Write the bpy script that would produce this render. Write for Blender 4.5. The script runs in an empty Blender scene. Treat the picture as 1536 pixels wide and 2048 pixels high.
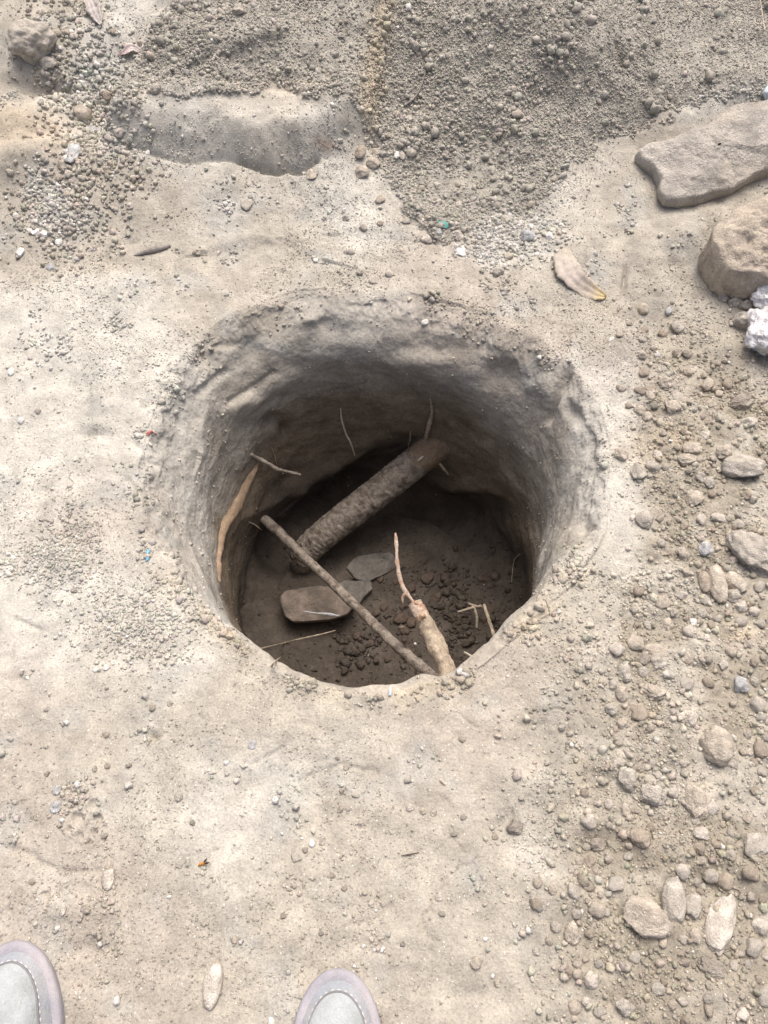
import bpy, math, random
import numpy as np
from mathutils import Vector, Matrix
R = math.radians
random.seed(7)
rng = np.random.default_rng(11)
scene = bpy.context.scene
COL = scene.collection

# ---------------------------------------------------------------- camera
CAMZ, PITCH = 1.25, R(30.0)
cd = bpy.data.cameras.new('camera')
cd.sensor_fit = 'VERTICAL'; cd.sensor_height = 24.0
FPX = 1670.0
cd.lens = 24.0 * FPX / 2048.0
cd.clip_start = 0.02; cd.clip_end = 400
cam = bpy.data.objects.new('camera', cd); COL.objects.link(cam)
cam.location = (0, 0, CAMZ); cam.rotation_euler = (PITCH, 0, 0)
scene.camera = cam

# ---------------------------------------------------------------- daylight
SUN_EL, SUN_AZ = R(67), R(12)          # azimuth measured from +Y towards +X
w = bpy.data.worlds.new('World'); scene.world = w; w.use_nodes = True
nt = w.node_tree; nt.nodes.clear()
sky = nt.nodes.new('ShaderNodeTexSky'); sky.sky_type = 'NISHITA'; sky.sun_disc = False
sky.sun_elevation = SUN_EL; sky.sun_rotation = SUN_AZ
sky.air_density = 0.5; sky.dust_density = 8.0; sky.ozone_density = 0.3
bg = nt.nodes.new('ShaderNodeBackground'); bg.inputs['Strength'].default_value = 0.12
wo = nt.nodes.new('ShaderNodeOutputWorld')
nt.links.new(sky.outputs[0], bg.inputs[0]); nt.links.new(bg.outputs[0], wo.inputs[0])
sl = bpy.data.lights.new('sun', 'SUN'); sl.energy = 1.0; sl.angle = R(42); sl.color = (1.0, 0.97, 0.92)
sun = bpy.data.objects.new('sun', sl); COL.objects.link(sun)
sd = Vector((math.sin(SUN_AZ) * math.cos(SUN_EL), math.cos(SUN_AZ) * math.cos(SUN_EL), math.sin(SUN_EL)))
sun.rotation_euler = sd.to_track_quat('Z', 'Y').to_euler(); sun.location = sd * 30
vs = scene.view_settings
vs.view_transform = 'Standard'; vs.look = 'None'; vs.gamma = 1; vs.exposure = 0.80
scene.cycles.max_bounces = 6; scene.cycles.diffuse_bounces = 5
scene.render.film_transparent = False

# ---------------------------------------------------------------- helpers
SP, CP = math.sin(PITCH), math.cos(PITCH)
def proj(P):
    """world points (n,3) -> photo pixels u,v (1536x2048) and depth"""
    x, y, z = P[..., 0], P[..., 1], P[..., 2] - CAMZ
    d = np.maximum(y * SP - z * CP, 0.35)
    return 768 + FPX * x / d, 1024 - FPX * (y * CP + z * SP) / d, d
def ray(u, v):
    a, b = (u - 768) / FPX, (1024 - v) / FPX
    d = Vector((a, SP + b * CP, -CP + b * SP)); return d.normalized()
def on_plane(u, v, z=0.0):
    d = ray(u, v); t = (z - CAMZ) / d.z
    return Vector((0, 0, CAMZ)) + d * t

_perm = np.random.default_rng(5).permutation(256).astype(np.int32)
_perm = np.concatenate([_perm, _perm, _perm])
_g = np.random.default_rng(6).normal(size=(256, 3)); _g = (_g / np.linalg.norm(_g, axis=1)[:, None]).astype(np.float32)
def perlin(P):
    P = np.asarray(P, np.float32); shp = P.shape[:-1]; P = P.reshape(-1, 3)
    out = np.empty(len(P), np.float32)
    for s in range(0, len(P), 400000):
        p = P[s:s + 400000]; f = np.floor(p); i = f.astype(np.int32) & 255; t = p - f
        e = t * t * t * (t * (t * 6 - 15) + 10)
        r = 0
        for a in (0, 1):
            wa = e[:, 0] if a else 1 - e[:, 0]
            ha = _perm[i[:, 0] + a]
            for b in (0, 1):
                wb = wa * (e[:, 1] if b else 1 - e[:, 1])
                hb = _perm[ha + i[:, 1] + b]
                for c in (0, 1):
                    g = _g[_perm[hb + i[:, 2] + c]]
                    r = r + wb * (e[:, 2] if c else 1 - e[:, 2]) * (g[:, 0] * (t[:, 0] - a) + g[:, 1] * (t[:, 1] - b) + g[:, 2] * (t[:, 2] - c))
        out[s:s + 400000] = r * 1.5
    return out.reshape(shp)
def fbm(P, wl, octv=4, gain=0.5, seed=0.0):
    o, a, f = 0, 1.0, 1.0 / wl
    for k in range(octv):
        o = o + a * perlin(P * f + (seed * 7.31 + k * 17.7)); a *= gain; f *= 2.03
    return o
def ss(a, b, x):
    t = np.clip((x - a) / (b - a), 0, 1); return t * t * (3 - 2 * t)
def G(u, v, cx, cy, sx, sy, rot=0):
    c, s = math.cos(R(rot)), math.sin(R(rot)); dx, dy = u - cx, v - cy
    return np.exp(-((dx * c + dy * s) / sx) ** 2 - ((-dx * s + dy * c) / sy) ** 2)
def pdist(u, v, pts):
    best = None; side = None
    for (x0, y0), (x1, y1) in zip(pts[:-1], pts[1:]):
        ex, ey = x1 - x0, y1 - y0; L = ex * ex + ey * ey
        t = np.clip(((u - x0) * ex + (v - y0) * ey) / L, 0, 1)
        d = np.hypot(u - x0 - t * ex, v - y0 - t * ey)
        sg = np.sign(ex * (v - y0) - ey * (u - x0))
        if best is None: best, side = d, sg
        else:
            m = d < best; best = np.where(m, d, best); side = np.where(m, sg, side)
    return best, side
def inpoly(u, v, poly):
    r = np.zeros(np.shape(u), bool); n = len(poly)
    for k in range(n):
        (x0, y0), (x1, y1) = poly[k], poly[(k + 1) % n]
        if y0 == y1: continue
        c = ((y0 > v) != (y1 > v)) & (u < (x1 - x0) * (v - y0) / (y1 - y0) + x0); r ^= c
    return r
def np_mesh(name, V, F, smooth=True, col=None):
    """V (n,3); F (m,3|4) index array -> mesh datablock"""
    me = bpy.data.meshes.new(name); k = F.shape[1]
    me.vertices.add(len(V)); me.vertices.foreach_set('co', np.ascontiguousarray(V, np.float32).ravel())
    me.loops.add(F.size); me.loops.foreach_set('vertex_index', np.ascontiguousarray(F, np.int32).ravel())
    me.polygons.add(len(F)); me.polygons.foreach_set('loop_start', np.arange(0, F.size, k, dtype=np.int32))
    if smooth: me.polygons.foreach_set('use_smooth', np.ones(len(F), bool))
    if col is not None:
        a = me.attributes.new('tone', 'FLOAT_COLOR', 'POINT')
        a.data.foreach_set('color', np.concatenate([col, np.ones((len(col), 1))], 1).astype(np.float32).ravel())
    me.update(calc_edges=True)
    return me
def link(name, me, mat=None, parent=None):
    o = bpy.data.objects.new(name, me); COL.objects.link(o)
    if mat: me.materials.append(mat)
    if parent: o.parent = parent
    return o
def tag(o, label=None, cat=None, group=None, kind=None):
    if label: o['label'] = label
    if cat: o['category'] = cat
    if group: o['group'] = group
    if kind: o['kind'] = kind
    return o

# ---------------------------------------------------------------- materials
def earth_mat(name, base, attr=None, mott=0.22, wl=0.03, fine=0.004, bump=1.0, speck=0.0, rough=0.95, gen=False, tint2=None):
    m = bpy.data.materials.new(name); m.use_nodes = True; t = m.node_tree; N, L = t.nodes, t.links
    b = N['Principled BSDF']; b.inputs['Roughness'].default_value = rough; b.inputs['Specular IOR Level'].default_value = 0.15
    tc = N.new('ShaderNodeTexCoord'); co = tc.outputs['Object']
    def noise(scale, det, rgh=0.55):
        n = N.new('ShaderNodeTexNoise'); n.inputs['Scale'].default_value = scale; n.inputs['Detail'].default_value = det
        n.inputs['Roughness'].default_value = rgh; L.new(co, n.inputs['Vector']); return n.outputs['Fac']
    def mrange(s, a, c, lo=0.3, hi=0.7):
        r = N.new('ShaderNodeMapRange'); L.new(s, r.inputs['Value'])
        for k, v in (('From Min', lo), ('From Max', hi), ('To Min', a), ('To Max', c)): r.inputs[k].default_value = v
        return r.outputs[0]
    def mul(c1, f):
        x = N.new('ShaderNodeMix'); x.data_type = 'RGBA'; x.blend_type = 'MULTIPLY'; x.inputs['Factor'].default_value = 1
        L.new(c1, x.inputs[6]); L.new(f, x.inputs[7]); return x.outputs[2]
    if attr:
        a = N.new('ShaderNodeAttribute'); a.attribute_name = attr; c = a.outputs['Color']
    else:
        rgb = N.new('ShaderNodeRGB'); rgb.outputs[0].default_value = (*base, 1); c = rgb.outputs[0]
    if tint2:
        x = N.new('ShaderNodeMix'); x.data_type = 'RGBA'; x.inputs[7].default_value = (*tint2, 1)
        L.new(mrange(noise(0.6 / wl, 5), 0, 1, 0.48, 0.6), x.inputs['Factor']); L.new(c, x.inputs[6]); c = x.outputs[2]
    c = mul(c, mrange(noise(1 / wl, 6), 1 - mott, 1 + mott))
    c = mul(c, mrange(noise(1 / fine, 4, 0.65), 0.80, 1.2))
    if speck:
        v = N.new('ShaderNodeTexVoronoi'); v.inputs['Scale'].default_value = 300; L.new(co, v.inputs['Vector'])
        s1 = N.new('ShaderNodeSeparateColor'); L.new(v.outputs['Color'], s1.inputs[0])
        gt = mrange(s1.outputs[0], 0, 1, 1 - speck, 1 - speck + 0.001)
        lt = mrange(v.outputs['Distance'], 1, 0, 0.22, 0.30)
        mm = N.new('ShaderNodeMath'); mm.operation = 'MULTIPLY'; L.new(gt, mm.inputs[0]); L.new(lt, mm.inputs[1])
        x = N.new('ShaderNodeMix'); x.data_type = 'RGBA'; x.inputs[7].default_value = (0.72, 0.7, 0.66, 1)
        L.new(mm.outputs[0], x.inputs['Factor']); L.new(c, x.inputs[6]); c = x.outputs[2]
    L.new(c, b.inputs['Base Color'])
    prev = None
    for sc, det, dist in ((1 / fine, 5, 0.0018 * bump), (0.25 / fine, 4, 0.003 * bump)):
        bp = N.new('ShaderNodeBump'); bp.inputs['Strength'].default_value = 1.0; bp.inputs['Distance'].default_value = dist
        L.new(noise(sc, det, 0.6), bp.inputs['Height'])
        if prev: L.new(prev, bp.inputs['Normal'])
        prev = bp.outputs[0]
    L.new(prev, b.inputs['Normal'])
    return m
M = {}
M['ground'] = earth_mat('dusty_soil', (0.4, 0.35, 0.3), 'tone', mott=0.14, wl=0.05, fine=0.0035, bump=0.6, speck=0.03)
M['heap'] = earth_mat('loose_soil', (0.3, 0.26, 0.21), 'tone', mott=0.2, wl=0.03, fine=0.005, bump=1.6, speck=0.02)
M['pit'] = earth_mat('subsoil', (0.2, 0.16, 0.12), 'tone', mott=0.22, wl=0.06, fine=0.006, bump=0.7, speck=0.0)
M['crumb'] = earth_mat('crumb_soil', (0.3, 0.26, 0.21), 'tone', mott=0.15, wl=0.01, fine=0.003, bump=0.6)

# ---------------------------------------------------------------- ground with the dug pit
C0 = np.array([-0.012, 0.775])
RIM = [(278,1000),(290,1080),(330,1150),(385,1205),(440,1250),(495,1300),(575,1350),(640,1374),(720,1387),(815,1386),(850,1362),(885,1370),(920,1356),(960,1328),(1010,1290),(1055,1240),(1112,1195),(1175,1130),(1212,1050),(1222,960),(1212,860),(1180,770),(1100,690),(1000,640),(900,605),(800,585),(700,575),(600,580),(510,605),(430,645),(375,700),(330,770),(298,850),(280,920)]
def polar_of(pts, z):
    q = np.array([[*on_plane(u, v, z).xy] for u, v in pts]) - C0
    a = np.arctan2(q[:, 1], q[:, 0]); r = np.hypot(q[:, 0], q[:, 1]); o = np.argsort(a)
    return a[o], r[o]
def interp_polar(a, r, th):
    aa = np.concatenate([a - 2 * np.pi, a, a + 2 * np.pi]); rr = np.concatenate([r] * 3)
    return np.interp(th, aa, rr)
NA = 1700
TH = np.linspace(-np.pi, np.pi, NA, endpoint=False)
ra, rr_ = polar_of(RIM, 0.0)
Rout = interp_polar(ra, rr_, TH)
k = np.hanning(41); k /= k.sum()
Rout = np.convolve(np.concatenate([Rout[-20:], Rout, Rout[:20]]), k, 'valid')
near = ss(0.15, 0.75, -np.sin(TH))                    # 1 at the lip beside the feet
bev = 0.105 * (1 - near) + 0.022 * near
lft, rgt = ss(0.35, 0.9, -np.cos(TH)), ss(0.5, 0.95, np.cos(TH))
bev = bev - 0.030 * lft * (1 - near) - 0.030 * rgt * (1 - near)
DEP = 0.60
FC, FR = np.array([0.0, 0.80]), 0.330
# ray-circle: polar radius of the floor circle as seen from C0
dx = FC - C0
bq = np.cos(TH) * dx[0] + np.sin(TH) * dx[1]
Rf = bq + np.sqrt(np.maximum(bq ** 2 - (dx @ dx - FR ** 2), 1e-4))
FIL = 0.07
def base_z(x, y):
    t = y - 1.36 - 0.10 * np.sin(x * 2.0 + 0.4)
    t = np.maximum(t, 0); z = 0.43 * t * t / (t + 0.12)
    z = np.where(y > 2.3, z, z); lim = 0.46
    return lim * np.tanh(z / lim)
rows_r, rows_z, tagrow = [], [], []
for f in np.linspace(0.01, 1, 120): rows_r.append(f * (Rf - FIL)); rows_z.append(np.full(NA, -DEP)); tagrow.append(0)
for a in np.linspace(0, np.pi / 2, 30)[1:]: rows_r.append(Rf - FIL + FIL * np.sin(a)); rows_z.append(-DEP + FIL * (1 - np.cos(a))); tagrow.append(1)
Rin, cz = Rout - bev, bev * (0.80 + 0.9 * lft + 0.9 * rgt)
for f in np.linspace(0, 1, 170)[1:]:
    zz = (-DEP + FIL) * (1 - f) - cz * f
    rows_r.append(Rf * (1 - f) + Rin * f + (0.012 - 0.016 * lft - 0.012 * rgt) * np.sin(np.pi * f)); rows_z.append(zz); tagrow.append(2)
for a in np.linspace(0, 1, 46)[1:]: rows_r.append(Rin + bev * a); rows_z.append(-cz * (1 - a) ** 1.75); tagrow.append(3)
NPIT = len(rows_r) - 16
i0, i1 = NPIT - 150, NPIT + 16
za = np.array(rows_z[i0:i1]); ra_ = np.array(rows_r[i0:i1]); kz = np.exp(-(np.arange(-60, 61) / 20.0) ** 2); kz /= kz.sum()
def smrow(A):
    p = np.concatenate([np.repeat(A[:1], 60, 0), A, np.repeat(A[-1:], 60, 0)]); return np.apply_along_axis(lambda c: np.convolve(c, kz, 'valid'), 0, p)
wt = (np.clip(np.minimum(np.arange(i1 - i0) / 25.0, (i1 - i0 - 1 - np.arange(i1 - i0)) / 14.0), 0, 1)[:, None]) * (1 - near)[None]
za2 = za * (1 - wt) + smrow(za) * wt; ra2 = ra_ * (1 - wt) + smrow(ra_) * wt
for j in range(i1 - i0): rows_z[i0 + j] = za2[j]; rows_r[i0 + j] = ra2[j]
LOG = np.concatenate([np.linspace(0, math.log(2.1 / 0.4), 430)[1:], math.log(2.1 / 0.4) + np.cumsum(np.geomspace(0.006, 0.3, 40))])
for l in LOG:
    rho = Rout * math.exp(l)
    bl = ss(0.8, 2.2, l); rows_r.append(rho * (1 - bl) + 0.4 * math.exp(l) * bl); rows_z.append(None); tagrow.append(4)
RR = np.array(rows_r); NR = len(RR)
X = C0[0] + RR * np.cos(TH); Y = C0[1] + RR * np.sin(TH)
BZ = base_z(X, Y)
Z = np.array([BZ[i] if rows_z[i] is None else rows_z[i] + BZ[i] for i in range(NR)])
P = np.stack([X, Y, Z], -1).astype(np.float32)
def grid_normals(P):
    du = np.roll(P, -1, 1) - np.roll(P, 1, 1); dv = np.gradient(P, axis=0)
    n = np.cross(dv, du); n /= np.linalg.norm(n, axis=-1, keepdims=True) + 1e-12
    return n
Nn = grid_normals(P)
U, V_, D_ = proj(P)
trow = np.array(tagrow)[:, None] * np.ones((1, NA))
out = (trow == 4).astype(np.float32)
vis = (P[..., 1] > -0.6) & (P[..., 1] < 3.2) & (np.abs(P[..., 0]) < 2)
# -- heights (metres along z) of what the ground shows outside the pit
u, v = U, V_
wu = u + 14 * perlin(P * 9.0 + 3.3); wv = v + 10 * perlin(P * 11.0 + 8.1) + 4 * perlin(P * 45.0)
H = np.zeros_like(u)
n_ck = fbm(P, 0.4, 2, seed=52)
# compact ledge on the heap
vf = np.interp(wu, [200, 230, 300, 350, 430, 500, 600, 650, 700, 745], [285, 285, 300, 300, 308, 330, 336, 300, 268, 262])
led = (1 - ss(-54, 10, wv - vf + 7 * perlin(P * 14.0))) * ss(190, 228, wu) * (1 - ss(690, 770, wu)) * ss(-90, 30, wv - vf + 85)
H += 0.044 * led
H += 0.012 * G(wu, wv, 590, 300, 70, 30) + 0.01 * G(wu, wv, 700, 262, 50, 16, -10)
H -= 0.012 * G(wu, wv, 640, 318, 22, 14)
d, s = pdist(wu, wv, [(485, 322), (520, 336), (560, 342), (600, 340), (625, 322)]); H -= 0.020 * np.exp(-(d / 5.5) ** 2)
d, s = pdist(wu, wv, [(250, 292), (300, 303), (350, 312), (385, 318), (430, 316), (485, 322)]); H -= 0.011 * np.exp(-(d / 5) ** 2) * ss(-.25, .25, n_ck + .6 * perlin(P * 16.0))
# lower ledge lines
d, s = pdist(wu, wv, [(420, 505), (470, 492), (520, 487), (580, 495), (640, 515)])
H += 0.009 * ss(-12, 12, -s * d) * np.exp(-(d / 55) ** 2)
d, s = pdist(wu, wv, [(690, 470), (740, 467), (830, 478)])
H += 0.006 * ss(-10, 10, -s * d) * np.exp(-(d / 40) ** 2)
# standing ridge across the heap, channel and small mounds on its left
d, s = pdist(wu, wv, [(790, -60), (768, 40), (745, 130), (738, 250)])
H += 0.022 * np.exp(-(d / 20) ** 2)
hl = np.interp(v, [-100, 0, 60, 120, 230, 330], [400, 345, 300, 280, 222, 190])
H -= 0.055 * (1 - ss(-24, 24, wu - hl)) * (1 - ss(230, 330, v))
H += 0.05 * G(wu, wv, 20, 230, 110, 60) + 0.03 * G(wu, wv, 60, 40, 90, 60)
H -= 0.03 * G(wu, wv, 70, 130, 60, 16) + 0.02 * G(wu, wv, 190, 190, 40, 60, -20)
H += 0.02 * G(wu, wv, 60, 300, 150, 25, -25)
H += 0.045 * G(u, v, 1210, 90, 190, 120, 30) - 0.035 * G(u, v, 900, 300, 90, 130) + 0.035 * G(u, v, 520, 80, 170, 70) + 0.03 * G(u, v, 1000, 40, 100, 60) - 0.03 * G(u, v, 840, 120, 50, 120)
# heap: furrow lines on the right
d, s = pdist(wu, wv, [(1060, 60), (1150, 140), (1230, 190), (1300, 215)])
H += 0.012 * ss(-10, 10, s * d) * np.exp(-(d / 70) ** 2)
d, s = pdist(wu, wv, [(1230, 130), (1236, 165)]); H -= 0.02 * np.exp(-(d / 8) ** 2)
d, s = pdist(wu, wv, [(540, 110), (420, 140), (370, 165)]); H += 0.014 * ss(-6, 6, s * d) * np.exp(-(d / 40) ** 2)
# smooth hump right of the heap and the gully beyond
H += 0.035 * G(wu, wv, 1270, 430, 130, 100) + 0.02 * G(wu, wv, 1180, 520, 90, 50, 20)
d, s = pdist(wu, wv, [(1150, 560), (1215, 605), (1285, 655), (1335, 720), (1390, 780), (1470, 830)])
H -= 0.045 * ss(-26, 22, -s * d) * np.exp(-(d / 190) ** 2) * ss(1130, 1230, wu)
H -= 0.015 * np.exp(-((wu - 1255) / 6) ** 2 - ((wv - 545) / 22) ** 2)
H += 0.022 * G(wu, wv, 1250, 690, 60, 50) + 0.03 * G(wu, wv, 1400, 460, 90, 40, -25) + 0.025 * G(wu, wv, 1480, 190, 160, 40, -10)
H -= 0.018 * G(wu, wv, 1310, 620, 60, 40, 40)
# shallow spoil on the left, scoops and rills running into the pit
H += 0.016 * G(wu, wv, 230, 590, 150, 60) + 0.012 * G(wu, wv, 110, 760, 140, 90)
H -= 0.016 * G(wu, wv, 195, 868, 30, 12, 8) + 0.009 * G(wu, wv, 225, 605, 22, 12)
for (a0, b0, a1, b1, wd, am) in ((345, 745, 372, 765, 8, .012), (325, 780, 352, 792, 9, .013), (285, 815, 345, 805, 7, .01), (300, 830, 330, 850, 8, .009), (290, 905, 330, 950, 7, .008), (268, 880, 300, 925, 7, .007), (255, 960, 300, 1000, 8, .007), (420, 690, 445, 660, 9, .014), (470, 660, 495, 690, 9, .014)):
    d, s = pdist(wu, wv, [(a0, b0), (a1, b1)]); H -= am * np.exp(-(d / wd) ** 2)
# hollows and lumps in the trodden foreground
for (cx, cy, sx, sy, am) in ((36, 1355, 14, 16, -.010), (306, 1475, 13, 11, -.010), (310, 1690, 60, 40, .005), (1100, 1480, 70, 60, -.012), (1010, 1660, 40, 40, -.012), (1190, 1700, 50, 50, -.014), (1420, 1770, 60, 40, -.02), (1330, 1700, 60, 40, .012), (740, 1890, 60, 20, -.005), (950, 1990, 60, 30, -.006), (640, 1960, 120, 40, -.004), (260, 1960, 90, 60, -.006), (400, 1780, 80, 60, .005), (180, 1820, 90, 25, .006), (170, 1900, 60, 20, -.008), (1130, 1780, 90, 60, .008), (1040, 1560, 60, 40, .007), (1500, 1750, 60, 70, .014), (1460, 1990, 80, 50, .01), (80, 1400, 120, 60, .006), (520, 1440, 150, 50, .006)):
    H += am * G(wu, wv, cx, cy, sx, sy)
# boot tread prints: a few hexagonal cells, a few round dots
hexes = [(158, 1640, 15), (190, 1612, 14), (196, 1638, 12), (160, 1672, 9), (190, 1664, 8), (178, 1684, 7), (150, 1612, 11), (205, 1678, 7), (140, 1660, 8)]
for (cx, cy, r) in hexes:
    ang = np.arctan2(v - cy, u - cx); hr = np.hypot(u - cx, v - cy) * np.cos((ang % (np.pi / 3)) - np.pi / 6)
    H += -0.0045 * (1 - ss(r * 0.72, r * 0.95, hr)) + 0.0028 * np.exp(-((hr - r) / 2.6) ** 2)
for (cx, cy) in ((18, 1800), (43, 1808), (20, 1822), (45, 1826), (40, 1784), (70, 1798), (95, 1790), (120, 1784)):
    H += -0.004 * (1 - ss(5, 8, np.hypot((u - cx), (v - cy) * 1.3)))
ck = np.abs(fbm(P, 0.11, 3, .5, seed=51)); H -= 0.0045 * np.exp(-(ck / 0.016) ** 2) * ss(.15, .5, n_ck) * (v > 480)
for (pts, am, wd) in (([(195, 1050), (197, 1085), (186, 1120), (180, 1150)], .004, 3), ([(500, 1532), (520, 1515), (545, 1505), (560, 1490)], .003, 4), ([(30, 1240), (70, 1262), (60, 1285)], .005, 6), ([(700, 1850), (765, 1838), (790, 1812)], .004, 5), ([(600, 1560), (680, 1520), (760, 1545)], .004, 7), ([(20, 1700), (120, 1740), (200, 1738)], .005, 8)):
    d, s = pdist(wu, wv, pts); H -= am * np.exp(-(d / wd) ** 2)
H = np.where(vis, H, 0)
rough_r = ss(960, 1250, u + 60 * perlin(P * 5.0 + 1.7)) * ss(1150, 1350, v + 0.6 * (u - 1100)) + ss(1240, 1330, u) * ss(560, 760, v)
rough_r = np.clip(rough_r, 0, 1)
heapm = ss(-25, 25, np.interp(wu, [-200, 0, 130, 215, 225, 400, 560, 700, 760, 830, 880, 1000, 1080, 1150, 1220, 1290, 1400, 1536, 1800], [60, 60, 120, 218, 220, 212, 180, 222, 330, 440, 490, 430, 420, 330, 280, 255, 205, 190, 180]) - wv + 30 * perlin(P * 22.0 + 5.5) + 16 * perlin(P * 60.0)) * ss(-40, 10, wu - hl)
H += out * (0.007 * fbm(P, 0.22, 3) + 0.0035 * fbm(P, 0.06, 3, seed=2))
H += out * rough_r * (0.010 * np.abs(fbm(P, 0.10, 4, seed=4)) + 0.004 * fbm(P, 0.02, 2, seed=5))
H += out * heapm * (0.034 * fbm(P, 0.28, 4, .5, seed=6) + 0.005 * np.abs(fbm(P, 0.03, 3, seed=7)))
H += (trow >= 4) * (0.0011 * fbm(P, 0.018, 3, 0.7, seed=9) + 0.0018 * np.maximum(fbm(P, 0.035, 3, 0.6, seed=10) - .15, 0))
H *= np.clip((np.arange(NR)[:, None] - NPIT) / 30.0, 0, 1)
far = ss(2.0, 6.0, np.hypot(P[..., 0], P[..., 1] - .8)); H = H * (1 - far) + far * 0.05 * fbm(P, 1.5, 3)
# -- displacement along the wall normal inside the pit
Q = P.copy(); Q[..., 2] *= 1.3
inn = (trow < 4).astype(np.float32) * np.clip((NPIT + 28 - np.arange(NR)[:, None]) / 24.0, 0, 1)
wall = ((trow == 2) | (trow == 1) | (trow == 3)).astype(np.float32)
seen = (Nn[..., 0] * (0 - P[..., 0]) + Nn[..., 1] * (0 - P[..., 1]) + Nn[..., 2] * (CAMZ - P[..., 2])) > 0
W = 0.011 * fbm(Q, 0.20, 3, 0.4, seed=12) + 0.0022 * fbm(Q, 0.07, 3, seed=13) + 0.0010 * fbm(Q, 0.02, 3, 0.6, seed=14)
# spade strokes: slanting shallow flats
Q3 = P.copy(); Q3[..., 2] = Q3[..., 2] * 2.6 + Q3[..., 0] * .5; W += wall * 0.0012 * (np.abs(fbm(Q3, 0.12, 3, .45, seed=17)) - .25) + wall * .0010 * (np.abs(fbm(P, 0.03, 3, seed=18)) - .2)
flo = (trow <= 1).astype(np.float32)
W += flo * (0.005 * np.abs(fbm(P, 0.05, 3, seed=15)) + 0.012 * fbm(P, 0.16, 2, seed=16))
cr = ss(0.30, 0.62, perlin(P * 38.0 + 4.4)) * G(u, v, 900, 1220, 150, 160); W += flo * 0.008 * cr
wuu = u + 10 * perlin(P * 20.0 + 3.3); wvv = v + 10 * perlin(P * 20.0 + 8.1)
F = np.zeros_like(W)
F -= 0.022 * G(wuu, wvv, 545, 842, 26, 14) ; F -= 0.02 * G(wuu, wvv, 570, 862, 10, 14)      # torn hollow in the left wall
F += 0.018 * G(wuu, wvv, 500, 800, 60, 20, -25) + 0.010 * G(wuu, wvv, 560, 760, 40, 20)
F -= 0.014 * G(wuu, wvv, 505, 700, 22, 30) + 0.008 * G(wuu, wvv, 455, 690, 20, 10)
d, s = pdist(wuu, wvv, [(400, 790), (420, 755), (450, 740)]); F += -0.007 * np.exp(-(d / 6) ** 2)
d, s = pdist(wuu, wvv, [(392, 900), (396, 830), (404, 770)]); F += 0.010 * ss(-8, 8, s * d) * np.exp(-(d / 40) ** 2)
d, s = pdist(wuu, wvv, [(455, 800), (500, 775), (545, 745)]); F += -0.006 * np.exp(-(d / 6) ** 2)
d, s = pdist(u, v, [(1140, 735), (1122, 780), (1100, 840)]); F += -0.014 * np.exp(-(d / 8) ** 2)  # slot left by a root, right wall
F += 0.012 * G(wuu, wvv, 1085, 770, 30, 26) + 0.01 * G(wuu, wvv, 1165, 800, 18, 40)
F -= 0.014 * G(wuu, wvv, 1150, 820, 14, 20) + 0.012 * G(wuu, wvv, 1180, 1060, 18, 22)
F += 0.016 * G(wuu, wvv, 1120, 1110, 36, 60, 25)
F -= 0.016 * G(wuu, wvv, 1000, 745, 40, 30) + 0.010 * G(wuu, wvv, 880, 700, 60, 24) - 0.012 * G(wuu, wvv, 820, 725, 50, 16)
F -= 0.012 * G(wuu, wvv, 660, 655, 40, 18) - 0.012 * G(wuu, wvv, 620, 640, 20, 12)
# undercut hollow behind and below the thick root; ledge along it
F -= 0.05 * G(wuu, wvv, 690, 985, 150, 34, -34) - 0.02 * G(wuu, wvv, 620, 960, 120, 14, -30)
F -= 0.04 * G(wuu, wvv, 900, 1030, 90, 30, -10) - 0.02 * G(wuu, wvv, 930, 975, 70, 14, 10)
d, s = pdist(wuu, wvv, [(800, 905), (900, 850), (980, 900), (1030, 960)]); F += 0.006 * ss(-6, 6, s * d) * np.exp(-(d / 30) ** 2)
F -= 0.035 * G(wuu, wvv, 560, 1110, 40, 40)
W += F * seen * wall
W *= inn
P2 = P + Nn * W[..., None]
P2[..., 2] += H
# crumbling near lip: uneven edge
lip = np.exp(-((np.arange(NR)[:, None] - NPIT - 4) / 16.0) ** 2)
jag = fbm(P, 0.06, 4, 0.6, seed=21) * (0.010 + 0.003 * near)
P2[..., 0] += lip * jag * np.cos(TH); P2[..., 1] += lip * jag * np.sin(TH)
GU, GV, GD = proj(P2)

# -- soil colour: dry dust, grey and pinkish clay, subsoil browner with depth; sun patches painted in
def mixc(a, b, t): return a * (1 - t[..., None]) + np.array(b) * t[..., None]
tone = np.ones(P.shape) * np.array([0.385, 0.35, 0.30])
n1 = fbm(P, 0.35, 3, seed=31); n2 = fbm(P, 0.10, 4, seed=32); n3 = fbm(P, 0.5, 2, seed=33)
tone = mixc(tone, (0.49, 0.465, 0.42), (.9 - .75 * rough_r) * ss(0.0, 0.7, n1 + 1.0 * ss(560, 160, u) * ss(480, 620, v) * ss(1650, 1200, v) + 0.15))
tone = mixc(tone, (0.37, 0.325, 0.28), 0.7 * ss(-0.1, 0.5, n3 + 0.4 * ss(1400, 1800, v) * ss(1150, 700, u)))
tone = mixc(tone, (0.36, 0.345, 0.315), 0.6 * ss(0.1, 0.6, n2))
tone = mixc(tone, (0.47, 0.385, 0.29), 0.7 * np.clip(G(u, v, 1330, 890, 80, 40) + G(u, v, 1480, 1270, 50, 20) + 0.9 * G(u, v, 30, 240, 120, 70) + 0.7 * G(u, v, 590, 165, 90, 40), 0, 1))  # warm flecks of dappled sunlight painted into the ground colour
gv = ss(0.05, 1.0, G(wu, wv, 1010, 480, 130, 70) + .8 * G(wu, wv, 110, 420, 55, 55) + 0.6 * G(wu, wv, 60, 700, 40, 60) + .5 * n2 + .3 * fbm(P, .03, 3, seed=50))
tone = mixc(tone, (0.47, 0.46, 0.43), 0.6 * gv)
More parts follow.
